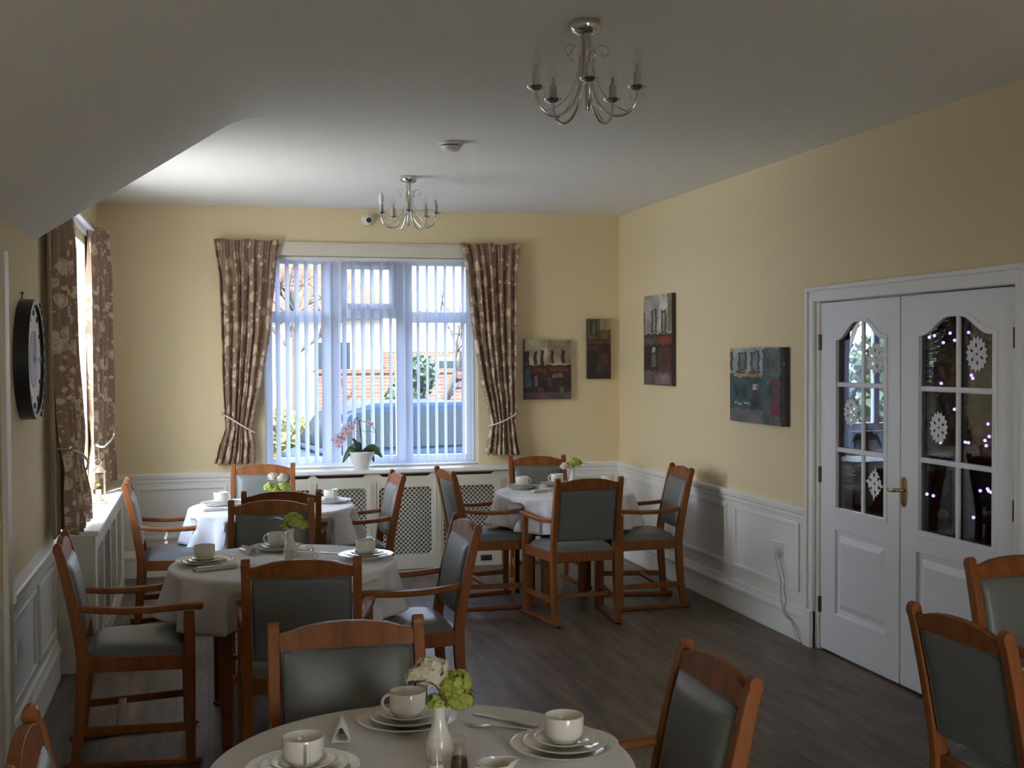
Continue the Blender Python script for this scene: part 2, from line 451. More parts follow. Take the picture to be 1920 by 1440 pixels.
mb = MB(); mb.plate(rect(XL-.2, -.1, XR+.12, H+.1), [rect(WX0, WZ0, WX1, WZ1)], YB, YB+.28, lambda u, v, w: (u, w, v))
struct('wall_back', mb, M['wall'], smooth=0)
mb = MB(); mb.plate(rect(YF-.2, -.1, YB, H+.1), [rect(LY0, LZ0, LY1, LZ1)], XL-.20, XL, lambda u, v, w: (w, u, v))
struct('wall_left', mb, M['wall'], smooth=0)
mb = MB(); mb.plate([(YF-.2,-.1),(DY0,-.1),(DY0,DZ),(DY1,DZ),(DY1,-.1),(YB,-.1),(YB,H+.1),(YF-.2,H+.1)], [], XR, XR+.12, lambda u, v, w: (w, u, v))
struct('wall_right', mb, M['wall'], smooth=0)
RX0, RX1, RZ0, RZ1 = .75, 1.95, .35, 2.1              # unseen window behind the camera, added to let in fill light
mb = MB(); mb.plate(rect(XL-.2, -.1, XR+.12, H+.1), [rect(RX0, RZ0, RX1, RZ1)], YF-.2, YF, lambda u, v, w: (u, w, v)); struct('wall_rear', mb, M['wall'], smooth=0)

# ---- dado rails, baseboards, panel mouldings
def rail_profile(): return [(0, -.075), (.010, -.075), (.012, -.045), (.020, -.040), (.020, -.018), (.030, -.012), (.034, 0), (.034, .018), (.026, .026), (0, .028)]
def base_profile(): return [(0, 0), (.022, 0), (.022, .022), (.018, .03), (.018, .135), (.026, .142), (.026, .158), (.016, .172), (.012, .20), (0, .205)]
def run(name, prof, a, b, side):
    """moulding along a wall; side 'R' right wall, 'L' left wall, 'B' back wall"""
    mb = MB()
    if side == 'R': f = lambda u, v, w: (XR-u, w, v)
    elif side == 'L': f = lambda u, v, w: (XL+u, w, v)
    else: f = lambda u, v, w: (w, YB-u, v)
    mb.plate(prof, [], a, b, f)
    return struct(name, mb, M['trim'], smooth=30)
dr = [(u, v+.765) for u, v in rail_profile()]
run('trim_1', dr, 6.285, YB, 'R'); run('trim_2', dr, XL, .22, 'B'); run('trim_3', dr, 2.40, XR, 'B'); run('trim_4', [(u, v-.05) for u, v in dr], 5.1, 6.66, 'L')
run('trim_5', dr, YF, 4.36, 'R')
run('baseboard_right', base_profile(), 6.285, YB, 'R'); run('baseboard_back', base_profile(), XL, .22, 'B')
run('baseboard_corner', base_profile(), 2.40, XR, 'B'); run('baseboard_left', base_profile(), 5.1, 6.66, 'L'); run('baseboard_near', base_profile(), YF, 4.36, 'R')
def frame_mould(name, a, b, z0, z1, side):
    w = .028
    mb = MB()
    if side == 'R': f = lambda u, v, t: (XR-t, u, v)
    elif side == 'L': f = lambda u, v, t: (XL+t, u, v)
    else: f = lambda u, v, t: (u, YB-t, v)
    mb.plate(rect(a, z0, b, z1), [rect(a+w, z0+w, b-w, z1-w)], 0, .013, f)
    return struct(name, mb, M['trim'], smooth=0, bevel=.005)
k = 6
for a, b in ((6.39, 7.285), (7.40, 8.33), (8.45, 9.42)):
    frame_mould('trim_%d' % k, a, b, .285, .695, 'R'); k += 1
for a, b in ((-.52, .16),): frame_mould('trim_%d' % k, a, b, .285, .695, 'B'); k += 1
for a, b in ((2.50, 3.28),): frame_mould('trim_%d' % k, a, b, .285, .695, 'B'); k += 1
for a, b in ((5.17, 5.88), (5.98, 6.6)): frame_mould('trim_%d' % k, a, b, .25, .62, 'L'); k += 1
# casing of an opening at the near end of the left wall, small boxed pipe by the curtain
mb = MB(); mb.box((XL, 4.98, 0), (XL+.025, 5.085, 2.1)); struct('trim_%d' % k, mb, M['cover'], bevel=.006); k += 1

# ---- windows
def window(name, u0, u1, v0, v1, holes, fn, depth, th=.065, glass_pad=.02):
    mb = MB(); mb.plate(rect(u0, v0, u1, v1), [rect(*h) for h in holes], depth, depth+th, fn)
    w = struct(name, mb, M['upvc'], bevel=.006, smooth=30)
    g = MB()
    for h in holes: g.plate(rect(h[0]-glass_pad, h[1]-glass_pad, h[2]+glass_pad, h[3]+glass_pad), [], depth+.03, depth+.034, fn)
    g.build('glass', M['glass'], w, smooth=0)
    return w
fb = lambda u, v, w: (u, w, v)
w1 = window('window_1', WX0, WX1, WZ0, WZ1,
       [(.52, .875, .945, 1.955), (.52, 2.045, .945, 2.42), (1.06, .875, 1.51, 1.99), (1.105, 2.105, 1.465, 2.385), (1.625, .875, 2.09, 1.955), (1.625, 2.045, 2.09, 2.42)],
       fb, YB+.14)
mb = MB(); mb.plate(rect(1.075, 2.06, 1.495, 2.425), [rect(1.115, 2.11, 1.455, 2.38)], YB+.118, YB+.14, fb); mb.box((1.27, YB+.10, 2.065), (1.30, YB+.12, 2.10))
mb.build('sash', M['upvc'], w1, bevel=.005)
fl = lambda u, v, w: (XL-w, u, v)
w2 = window('window_2', LY0, LY1, LZ0, LZ1, [(6.80, .85, 7.32, 1.9), (6.80, 1.97, 7.32, 2.38), (7.39, .85, 7.83, 1.9), (7.39, 1.97, 7.83, 2.38), (7.90, .85, 8.43, 1.9), (7.90, 1.97, 8.43, 2.38)], fl, .11)
mb = MB(); mb.box((XL-.108, LY1-.006, LZ0+.002), (XL, LY1, LZ1)); mb.box((XL-.108, LY0, LZ0+.002), (XL, LY0+.006, LZ1)); mb.box((XL-.108, LY0, LZ1-.006), (XL, LY1, LZ1)); mb.build('reveal_lining', M['trim'], w2, smooth=0)
window('fill_window', RX0, RX1, RZ0, RZ1, [(.82, .42, 1.32, 2.03), (1.38, .42, 1.88, 2.03)], fb, YF-.16)  # added for fill light, out of view

# curtain batten above the back window and curtain track on the left wall
mb = MB(); mb.box((.10, YB-.022, 2.475), (2.49, YB, 2.575)); mb.box((.10, YB-.03, 2.565), (2.49, YB, 2.58)); struct('trim_%d' % k, mb, M['cover'], bevel=.004); k += 1
def track(name, f, a, b, z):
    mb = MB(); mb.box(*[tuple(min(p, q) for p, q in zip(f(a, 0), f(b, .05))), tuple(max(p, q) for p, q in zip(f(a, .0), f(b, .05)))])
    return mb

# ================================================================== CURTAINS, BLIND
def lerp_tab(tab, z):
    if z >= tab[0][0]: return tab[0][1:]
    for (z0, *a), (z1, *b) in zip(tab, tab[1:]):
        if z <= z0 and z >= z1:
            t = (z0-z)/(z0-z1); t = t*t*(3-2*t)*.35 + t*.65
            return [p+(q-p)*t for p, q in zip(a, b)]
    return tab[-1][1:]

def drape(tab, nfold, amp, fn, off, mat_, name, parent, seed, cols=170, rows=64, full=1.3, tie=None, head=.09):
    rnd = random.Random(seed); ph = [rnd.uniform(0, 6.28) for _ in range(8)]
    z1, z0 = tab[0][0], tab[-1][0]; wfull = (tab[0][2]-tab[0][1])*full
    vs = []; uvs = []
    for i in range(rows+1):
        z = z1 + (z0-z1)*i/rows
        a, b = lerp_tab(tab, z)[:2]
        hh = min(1, max(0, (z1-head-z)/.25))
        pinch = 1.0 if tie is None else 1 - .45*math.exp(-((z-tie)/.10)**2)
        for j in range(cols+1):
            u = j/cols
            uu = u + .018*sin(2*pi*u*1.7+ph[0]) + .012*sin(2*pi*u*3.1+ph[1]+z*1.2)
            s = a + (b-a)*u
            of = off(u, z) if callable(off) else off
            d = amp*1.1*pinch*(.45+.55*hh)*(.5*sin(2*pi*nfold*uu+ph[2]+.25*sin(z*3+ph[3])) + .18*sin(2*pi*nfold*2.3*uu+ph[4]+z*.8))
            d += (1-hh)*.007*sin(2*pi*nfold*3.1*u+ph[5])
            zz = z + (.008*sin(2*pi*nfold*1.1*u+ph[6]) if i == rows else (.006*sin(2*pi*2.3*u+ph[6]) if i == 0 else 0))
            if i == 0: d += .004*sin(2*pi*nfold*3*u)
            vs.append(fn(s, of+d, zz)); uvs.append((u*wfull, z))
    m = MB(); nc = cols+1
    m.add(vs, [(i*nc+j, i*nc+j+1, (i+1)*nc+j+1, (i+1)*nc+j) for i in range(rows) for j in range(cols)])
    o = m.build(name, mat_, parent, smooth=180, recalc=False)
    ul = o.data.uv_layers.new(name='UVMap')
    for lp in o.data.loops: ul.data[lp.index].uv = uvs[lp.vertex_index]
    s = o.modifiers.new('solid', 'SOLIDIFY'); s.thickness = .003; s.offset = 0
    return o

def tieback(tab, z_in, z_hook, fn, off, depth, parent, hook_at_a):
    a, b = lerp_tab(tab, (z_in+z_hook)/2)[:2]
    h, i_ = (a, b) if hook_at_a else (b, a)
    sgn = 1 if i_ > h else -1
    pts = []
    for q in range(17):
        t = q/16
        s = h + (i_-h)*(1.04*t-.02); z = z_hook + (z_in-z_hook)*t**1.3 - .012*sin(pi*t)
        pts.append(fn(s, off + depth*(.35+.75*sin(pi*min(1, .08+.9*t))), z))
    pts.append(fn(i_+sgn*.012, off, z_in)); pts.append(fn(i_-sgn*.03, off-depth*.55, z_in+.01))
    mb = MB(); mb.tube(pts, .007, 8); mb.build('tieback', M['rope'], parent, smooth=60)
    mb = MB(); mb.sphere(fn(h-sgn*.02, off+.01, z_hook+.012), .012); mb.tube([fn(h-sgn*.02, off+.01, z_hook+.012), fn(h-sgn*.02, 0, z_hook+.012)], .005)
    mb.build('tieback_hook', M['chrome'], parent)

fB = lambda s, d, z: (s, YB-d, z)
fL = lambda s, d, z: (XL+d, s, z)
tabL = [(2.585, .075, .575), (2.50, .085, .555), (2.30, .115, .535), (1.9, .125, .50), (1.5, .132, .435), (1.25, .142, .38), (1.13, .148, .35), (1.0, .10, .375), (.858, .062, .375)]
c = tag(empty('curtain', (0, 0, 0)), 'floral taupe curtain tied back at the left side of the blinded back window', 'curtain', 'floral curtains')
drape(tabL, 6.5, .055, fB, .075, M['floral'], 'drape', c, 3, tie=1.16)
tieback(tabL, 1.10, 1.235, fB, .075, .055, c, True)
tabR = [(2.59, 2.00, 2.505), (2.50, 2.03, 2.49), (2.30, 2.06, 2.47), (1.9, 2.10, 2.465), (1.5, 2.165, 2.46), (1.3, 2.215, 2.46), (1.14, 2.25, 2.455), (1.0, 2.225, 2.475), (.875, 2.20, 2.50)]
c = tag(empty('curtain', (0, 0, 0)), 'floral taupe curtain tied back at the right side of the blinded back window', 'curtain', 'floral curtains')
drape(tabR, 6.5, .055, fB, .075, M['floral'], 'drape', c, 11, tie=1.16)
tieback(tabR, 1.115, 1.21, fB, .075, .055, c, False)
tabN = [(2.60, 6.28, 6.84), (2.2, 6.28, 6.93), (1.6, 6.30, 7.04), (1.25, 6.32, 7.03), (1.1, 6.34, 6.97), (.95, 6.34, 7.04), (.79, 6.34, 7.12)]
c = tag(empty('curtain', (0, 0, 0)), 'shaded floral curtain with cream lining at the near side of the left wall window', 'curtain', 'floral curtains')
drape(tabN, 6, .05, fL, lambda u, z: .075+.045*min(1, max(0, (1.7-z)/.8)), M['floral'], 'drape', c, 5, tie=1.12)
drape([(z, a-.07, a+.44) for z, a, b in tabN], 3, .02, fL, .045, M['lining'], 'lining', c, 6, cols=60)
tieback(tabN, 1.06, 1.22, fL, .105, .055, c, True)
tabF = [(2.57, 8.40, 9.00), (2.4, 8.42, 8.98), (2.0, 8.44, 8.96), (1.5, 8.48, 8.95), (1.2, 8.52, 8.94), (1.1, 8.53, 8.94), (.95, 8.48, 9.02), (.80, 8.44, 9.10)]
c = tag(empty('curtain', (0, 0, 0)), 'sunlit floral curtain at the far side of the left wall window near the room corner', 'curtain', 'floral curtains')
drape(tabF, 6, .05, fL, lambda u, z: .03+.09*u, M['floral'], 'drape', c, 8, tie=1.14)
tieback(tabF, 1.08, 1.20, fL, .085, .06, c, False)
mb = MB(); mb.box((XL, 6.30, 2.50), (XL+.022, 9.02, 2.58)); mb.box((XL+.022, 6.3, 2.53), (XL+.06, 9.02, 2.545)); struct('trim_%d' % k, mb, M['upvc'], bevel=.003); k += 1

# vertical blind in the back window
vb = tag(empty('vertical_blind', (1.3, YB+.065, .82)), 'white vertical slat blind half open across the back window', 'blind')
mb = MB(); mb.box((WX0-1.3+.005, -.022, 1.625), (WX1-1.3-.005, .022, 1.652)); mb.build('headrail', M['upvc'], vb, bevel=.003)
ns = 23
for i in range(ns):
    x = WX0+.035 + (WX1-WX0-.07)*i/(ns-1) - 1.3
    an = radians(63) + random.uniform(-.05, .05)
    if i in (6, 7, 14, 15): an = radians(40)
    mb = MB(); dx, dy = cos(an)*.0445, sin(an)*.0445; nx, ny = -sin(an), cos(an)
    front = []; 
    for (t, bow) in ((-1, 0), (-.5, .004), (0, .0055), (.5, .004), (1, 0)):
        front.append((x+dx*t+nx*bow, dy*t+ny*bow))
    th = .0006
    rows = [[(px+nx*th, py+ny*th, z) for px, py in front] for z in (.012, 1.615)]
    mb.grid(rows)
    mb.build('slat', M['blind'], vb, smooth=180, recalc=False)

# ================================================================== RADIATOR COVERS
def lattice(mb, u0, v0, u1, v1, w0, fn, pitch=.0255, sw=.0075):
    for sgn, dep in ((1, 0), (-1, .003)):
        rng = (u1-u0)+(v1-v0); n = int(rng/(pitch*1.4142))+1
        for i in range(-1, n+1):
            q = i*pitch*1.4142 + .004
            # line: u-u0 + sgn*(v-v?) = q
            if sgn == 1: pts = [(u0+q-(v-v0), v) for v in (v0, v1)]
            else: pts = [(u1-q+(v-v0), v) for v in (v0, v1)]
            (ua, va), (ub, vb_) = pts
            t0, t1 = 0, 1
            for lo, hi, p, d in ((u0, u1, ua, ub-ua),):
                ta, tb = (lo-p)/d, (hi-p)/d
                if ta > tb: ta, tb = tb, ta
                t0, t1 = max(t0, ta), min(t1, tb)
            if t1-t0 < .01: continue
            A = (ua+(ub-ua)*t0, va+(vb_-va)*t0); B = (ua+(ub-ua)*t1, va+(vb_-va)*t1)
            dx, dy = B[0]-A[0], B[1]-A[1]; l = sqrt(dx*dx+dy*dy); px, py = -dy/l*sw/2, dx/l*sw/2
            mb.plate([(A[0]-px, A[1]-py), (B[0]-px, B[1]-py), (B[0]+px, B[1]+py), (A[0]+px, A[1]+py)], [], w0+dep, w0+dep+.003, fn)

def arch_hole(u0, v0, u1, v1, r=.035): return rrect(u0, v0, u1, v1, r, 6)

rc = tag(empty('radiator_cover', (1.30, 9.36, 0)), 'cream radiator cover with lattice grilles and window shelf under the back window', 'radiator cover', 'radiator covers')
fc = lambda u, v, w: (u-1.30, w, v)
cx = [(.37, .79), (.815, 1.215), (1.315, 1.735), (1.83, 2.245)]
slots = [[(a+.02, .752), (b-.02, .752), (b-.06, .738), (a+.06, .738)] for a, b in cx]
mb = MB(); mb.plate(rect(.22, .0, 2.40, .765), [arch_hole(a, .115, b, .648) for a, b in cx] + [[(a+.0, .757), (a+.03, .735), (b-.03, .735), (b-.0, .757)] for a, b in cx], 0, .018, fc)
mb.box((.22-1.3, .018, 0), (.24-1.3, YB-9.36-.001, .765)); mb.box((2.38-1.3, .018, 0), (2.40-1.3, YB-9.36-.001, .765))
mb.build('front_panel', M['cover'], rc, smooth=30, bevel=.002)
for a, b in cx:
    mb = MB(); lattice(mb, a-.006, .109, b+.006, .654, .012, fc)
    mb.build('lattice_grille', M['cover'], rc, smooth=0)
for x in (.30, .803, 1.265, 1.782, 2.31):
    mb = MB(); mb.box((x-.03-1.3, -.004, .08), (x+.03-1.3, 0, .70))
    for d in (-.018, 0, .018):
        mb.box((x+d-.005-1.3, -.009, .085), (x+d+.005-1.3, -.003, .695))
    mb.build('fluted_strip', M['cover'], rc, smooth=0)
mb = MB(); mb.box((.25-1.3, .07, .02), (2.37-1.3, .078, .75)); mb.build('shade_panel', M['grille_shade'], rc, smooth=0)  # dark sheet added as the shade inside the cover
mb = MB(); mb.box((.20-1.3, -.025, .765), (2.42-1.3, YB-9.36, .795)); mb.box((WX0-1.3+.002, YB-9.36, .801), (WX1-1.3-.002, YB-9.36+.138, .812))
mb.build('sill_board', M['trim'], rc, bevel=.006)
mb = MB(); mb.box((2.13-1.3, -.004, .04), (2.22-1.3, .0, .085)); mb.build('vent', M['slot'], rc)

rc2 = tag(empty('radiator_cover', (-.575, 7.85, 0)), 'cream radiator cabinet with slim arched grilles along the left wall under the lantern', 'radiator cover', 'radiator covers')
fc2 = lambda u, v, w: (-w, u-7.85, v)
cy = [(6.85, 7.25), (7.34, 7.74), (7.83, 8.23), (8.32, 8.72)]
mb = MB(); mb.plate(rect(6.73, 0, 9.02, .735), [arch_hole(a, .115, b, .64, .05) for a, b in cy], 0, .018, fc2)
mb.box((XL+.575+.001, 6.73-7.85, 0), (-.018, 6.748-7.85, .735)); mb.box((XL+.575+.001, 9.0-7.85, 0), (-.018, 9.02-7.85, .735))
mb.build('front_panel', M['cover'], rc2, smooth=30, bevel=.002)
for a, b in cy:
    mb = MB(); lattice(mb, a-.006, .109, b+.006, .646, .010, fc2); mb.build('lattice_grille', M['cover'], rc2, smooth=0)
mb = MB(); mb.box((-.075, 6.76-7.85, .02), (-.068, 8.99-7.85, .72)); mb.build('shade_panel', M['grille_shade'], rc2, smooth=0)  # same added dark sheet, shade behind these grilles
mb = MB(); mb.box((XL+.575+.001, 6.70-7.85, .735), (.022, 9.05-7.85, .762)); mb.box((XL+.575-.108, LY0-7.85+.002, .767), (XL+.575+.0, LY1-7.85-.002, .775)); mb.build('sill_board', M['trim'], rc2, bevel=.006)

# ================================================================== DOUBLE DOOR, LOUNGE BEYOND
mb = MB()
fr = lambda u, v, w: (XR+w, u, v)
arc = [(DY0-.075, 0), (DY0, 0), (DY0, DZ-.02), (DY1, DZ-.02), (DY1, 0), (DY1+.075, 0), (DY1+.075, DZ+.065), (DY0-.075, DZ+.065)]
mb.plate(arc, [], -.022, 0.0, fr)
arc2 = [(DY0-.075, 0), (DY0-.05, 0), (DY0-.05, DZ+.04), (DY1+.05, DZ+.04), (DY1+.05, 0), (DY1+.075, 0), (DY1+.075, DZ+.065), (DY0-.075, DZ+.065)]
mb.plate(arc2, [], -.034, -.022, fr)
mb.plate([(DY0-.001, 0), (DY0+.03, 0), (DY0+.03, DZ-.022), (DY1-.03, DZ-.022), (DY1-.03, 0), (DY1+.001, 0), (DY1+.001, DZ+.001), (DY0-.001, DZ+.001)], [], 0.0, .12, fr)
mb.box((XR-.04, DY1+.0, 0), (XR-.001, DY1+.085, .215))
struct('trim_%d' % k, mb, M['trim'], bevel=.004, smooth=30); k += 1

def arch_outline(a, b, z0, zs, zp):
    """glazed opening: straight bottom, shouldered arch top"""
    pts = [(a, z0), (b, z0)]
    n = 20
    for i in range(n+1):
        t = i/n; s = b+(a-b)*t; q = 1-abs(2*t-1)
        pts.append((s, zs + (zp-zs)*(.5-.5*cos(pi*min(1, max(0, (q-.06)/.80))))))
    return pts

def door_leaf(name, y0, y1, g0, g1, gz0, zs, zp, p0, p1, bars, ymid, label=None):
    f = lambda u, v, w: (XR+.012+w, u, v)
    pz0, pz1 = .235, .705
    hole = arch_outline(g0, g1, gz0, zs, zp)
    mb = MB(); mb.plate(rect(y0, .012, y1, 1.972), [hole, rect(p0, pz0, p1, pz1)], 0, .042, f)
    d = struct(name, mb, M['door'], smooth=30, bevel=.004)
    # glazing bead
    inner = arch_outline(g0+.018, g1-.018, gz0+.018, zs-.016, zp-.016)
    mb = MB(); mb.plate(arch_outline(g0-.006, g1+.006, gz0-.006, zs+.006, zp+.006), [inner], -.008, .012, f); mb.build('glazing_bead', M['door'], d, smooth=30, bevel=.004)
    mb = MB(); mb.plate(arch_outline(g0-.001, g1+.001, gz0-.001, zs+.001, zp+.001), [], .020, .024, f); mb.build('glass', M['dglass'], d, smooth=0)
    mb = MB()
    mb.plate(rect(ymid-.013, gz0+.005, ymid+.013, zp-.005), [], .004, .019, f)
    for z in bars: mb.plate(rect(g0+.004, z-.013, g1-.004, z+.013), [], .002, .019, f)
    mb.build('glazing_bars', M['door'], d, smooth=30, bevel=.004)
    # raised and fielded panel
    mb = MB()
    mb.plate(rect(p0-.001, pz0-.001, p1+.001, pz1+.001), [], .016, .03, f)
    a0, a1, b0, b1 = p0+.03, p1-.03, pz0+.03, pz1-.03
    m_ = .035
    vs = [f(a0, b0, .016), f(a1, b0, .016), f(a1, b1, .016), f(a0, b1, .016), f(a0+m_, b0+m_, .003), f(a1-m_, b0+m_, .003), f(a1-m_, b1-m_, .003), f(a0+m_, b1-m_, .003)]
    mb.add(vs, [(4,5,6,7), (0,1,5,4), (1,2,6,5), (2,3,7,6), (3,0,4,7)])
    mb.build('raised_panel', M['door'], d, smooth=0)
    return d
d1 = door_leaf('door_1', 5.368, 6.165, 5.485, 6.005, .815, 1.775, 1.872, 5.495, 6.012, (1.515, 1.155), 5.728)
d2 = door_leaf('door_2', 4.475, 5.356, 4.607, 5.21, .80, 1.785, 1.872, 4.607, 5.222, (1.512, 1.163), 4.896)
for d, y in ((d1, 6.17), (d2, 4.472)):
    for z in (1.75, 1.0, .26):
        mb = MB(); mb.tube([(XR+.004, y, z-.045), (XR+.004, y, z+.045)], .007, 8); mb.box((XR+.006, y-.014, z-.045), (XR+.0125, y+.014, z+.045)); mb.build('hinge', M['hinge'], d)
hb = MB(); hb.plate(rrect(5.302, .915, 5.342, 1.065, .019, 6), [], -.006, 0, lambda u, v, w: (XR+.012+w, u, v))
h = hb.build('door_handle', M['brass'], d2, bevel=.002)
hb = MB(); hb.tube([(XR+.006, 5.322, 1.0), (XR-.035, 5.322, 1.0), (XR-.042, 5.33, 1.0), (XR-.044, 5.345, .998), (XR-.042, 5.372, .995), (XR-.038, 5.392, .998)], [.010, .010, .0105, .009, .008, .007], 10)
hb.build('lever', M['brass'], h, smooth=60)
hb = MB(); hb.tube([(XR+.0065, 5.322, .945), (XR+.004, 5.322, .945)], .007, 10); hb.build('keyhole', M['slot'], h)

# paper snowflakes taped to the glass
def snowflake(name, label, y, z, r, star, rot=0.0):
    n = 16; outer = []
    for i in range(n*2):
        a = 2*pi*i/(n*2)+rot
        if star: rad = r*(1.0 if i % 8 == 0 else (.80 if i % 2 == 0 else .66)) * (1.0 if i % 8 in (0, 1, 7) else .92)
        else: rad = r*(1.0 if i % 2 == 0 else .80)
        outer.append((y+rad*cos(a)*.95, z+rad*sin(a)))
    holes = []
    for ring, cnt, s in ((.48, 6, .13), (0, 1, .10)):
        for q in range(cnt):
            a = 2*pi*q/cnt+rot+.3; cx_, cz_ = y+r*ring*cos(a), z+r*ring*sin(a)
            holes.append([(cx_+r*s*(1.3 if e % 2 == 0 else .75)*cos(a+e*pi/2), cz_+r*s*(1.3 if e % 2 == 0 else .75)*sin(a+e*pi/2)) for e in range(4)])
    mb = MB(); mb.plate(outer, holes, XR+.0285, XR+.0295, lambda u, v, w: (w, u, v))
    tag(mb.build(name, M['paper'], smooth=0), label, 'snowflake', 'paper snowflakes on the door glass')
snowflake('paper_snowflake', 'round white paper snowflake high on the glass of the left door leaf', 5.615, 1.66, .088, False)
snowflake('paper_snowflake', 'round white paper snowflake at mid height on the left door leaf', 5.865, 1.366, .082, False, .2)
snowflake('paper_snowflake', 'star shaped white paper snowflake low on the left door leaf', 5.627, 1.0, .095, True, .1)
snowflake('paper_snowflake', 'round white paper snowflake high on the glass of the right door leaf', 4.77, 1.679, .085, False, .1)
snowflake('paper_snowflake', 'round white paper snowflake in the middle pane of the right door leaf', 5.06, 1.327, .080, False, .3)

# lounge shell
LX1, LY_0, LY_1 = 8.2, 3.4, 10.2
mb = MB(); mb.box((XR+.12, LY_0, -.12), (LX1, LY_1, 0)); struct('floor_lounge', mb, M['darkwood'], smooth=0)
mb = MB(); mb.box((XR+.12, LY_0, 2.6), (LX1, LY_1, 2.7)); struct('ceiling_lounge', mb, M['lounge'], smooth=0)
mb = MB(); mb.plate(rect(XR+.12, -.1, LX1, 2.7), [rect(5.75, .95, 7.35, 2.35)], LY_1, LY_1+.25, fb); struct('wall_lounge_back', mb, M['lounge'], smooth=0)
mb = MB(); mb.box((LX1, LY_0, -.1), (LX1+.1, LY_1, 2.7)); struct('wall_lounge_right', mb, M['lounge'], smooth=0)
mb = MB(); mb.box((XR+.12, LY_0-.1, -.1), (LX1, LY_0, 2.7)); struct('wall_lounge_front', mb, M['lounge'], smooth=0)
window('window_3', 5.75, 7.35, .95, 2.35, [(5.82, 1.02, 6.25, 2.28), (6.31, 1.02, 6.80, 2.28), (6.86, 1.02, 7.28, 2.28)], fb, LY_1+.14)
c = tag(empty('lounge_curtain', (0, 0, 0)), 'plain grey curtain beyond the left door leaf', 'curtain')
drape([(2.45, 5.40, 5.88), (1.5, 5.40, 5.84), (.1, 5.38, 5.86)], 6, .06, lambda s, d, z: (s, LY_1-d, z), .09, mat('grey_lounge_curtain_cloth', (.25, .23, .24), .9, trans=.1), 'drape', c, 21, cols=90, rows=20)
# sideboard in the lounge
sb = tag(empty('lounge_sideboard', (5.55, 8.55, 0), radians(0)), 'dark wooden sideboard seen through the lower left door panes', 'sideboard')
mb = MB(); mb.box((-.7, -.22, .08), (.7, .22, .82)); mb.build('body', M['darkwood'], sb, bevel=.006)
mb = MB(); mb.box((-.73, -.25, .82), (.73, .25, .85)); mb.build('top', M['darkwood'], sb, bevel=.006)
for x in (-.35, .35):
    mb = MB(); mb.box((x-.33, -.235, .12), (x+.33, -.22, .78)); d = mb.build('door', M['darkwood'], sb, bevel=.004)
    mb = MB(); mb.sphere((x-.27*(1 if x > 0 else -1), -.248, .5), .014); mb.build('knob', M['brass'], d)
for x in (-.66, .66):
    for y in (-.18, .18):
        mb = MB(); mb.box((x-.025, y-.025, 0), (x+.025, y+.025, .08)); mb.build('leg', M['darkwood'], sb)

# christmas tree
xt = tag(empty('christmas_tree', (4.74, 6.78, 0)), 'dark decorated fir tree with blue lights beyond the right door leaf', 'christmas tree')
mb = MB(); mb.lathe([(0, 0), (.17, 0), (.20, .28), (.17, .28), (0, .24)]); mb.build('pot', M['darkwood'], xt)
mb = MB(); mb.tube([(0, 0, .1), (0, 0, 2.05)], [.035, .008], 8); mb.build('trunk', M['barkw'], xt)
rn = random.Random(5); mb = MB()
mb.lathe([(0, .32), (.44, .32), (.36, .8), (.24, 1.35), (.12, 1.8), (0, 2.1)], seg=20)
for i in range(7500):
    t = rn.random()**.75; z = .3 + 1.95*t; R_ = .60*(1-t)**.8 + .03
    a = rn.uniform(0, 2*pi); rr = R_*sqrt(rn.random()*.75+.25)
    o_ = Vector((cos(a), sin(a), rn.uniform(-.5, .15))).normalized(); side = o_.cross(Vector((rn.uniform(-.4,.4), rn.uniform(-.4,.4), 1))).normalized()
    l = rn.uniform(.025, .06); mb.quad((rr*cos(a), rr*sin(a), z), o_*l, side*rn.uniform(.004, .008))
mb.build('foliage', M['needle'], xt, smooth=0, recalc=False)
# lights laid on the side facing the doors
for (lat, pz) in ((-.203, 1.787), (-.172, 1.797), (-.078, 1.811), (-.118, 1.752), (-.051, 1.766), (.030, 1.814), (.047, 1.549), (.055, 1.530), (-.128, 1.498), (-.132, 1.136), (.013, 1.143), (.031, 1.140),
                  (.142, 1.253), (.149, 1.178), (.125, 1.154), (.132, 1.123), (.139, .868), (.146, .855), (.159, .848), (.098, .857), (.182, .765), (.210, .744), (-.206, .823), (-.169, .816), (-.05, 1.34), (.06, .70)):
    t = min(.98, max(0, (pz-.3)/1.95)); R_ = .60*(1-t)**.8+.09
    th = math.asin(max(-.95, min(.95, lat/R_)))      # laid on the side that faces the doors
    vx, vy = -.57, -.82; sx_, sy_ = .82, -.57
    x = (vx*cos(th)+sx_*sin(th))*R_; y = (vy*cos(th)+sy_*sin(th))*R_
    mb = MB(); mb.sphere((x, y, pz), .010, 8, 6); mb.build('fairy_light', M['led'], xt)
for (a, z) in ((3.6, 1.5), (4.3, 1.2), (4.9, .9), (3.9, .7), (4.6, 1.65)):
    t = (z-.3)/1.95; R_ = .60*(1-t)**.8+.05
    mb = MB(); mb.sphere((R_*cos(a), R_*sin(a), z), .035); mb.build('bauble', M['bauble'], xt)

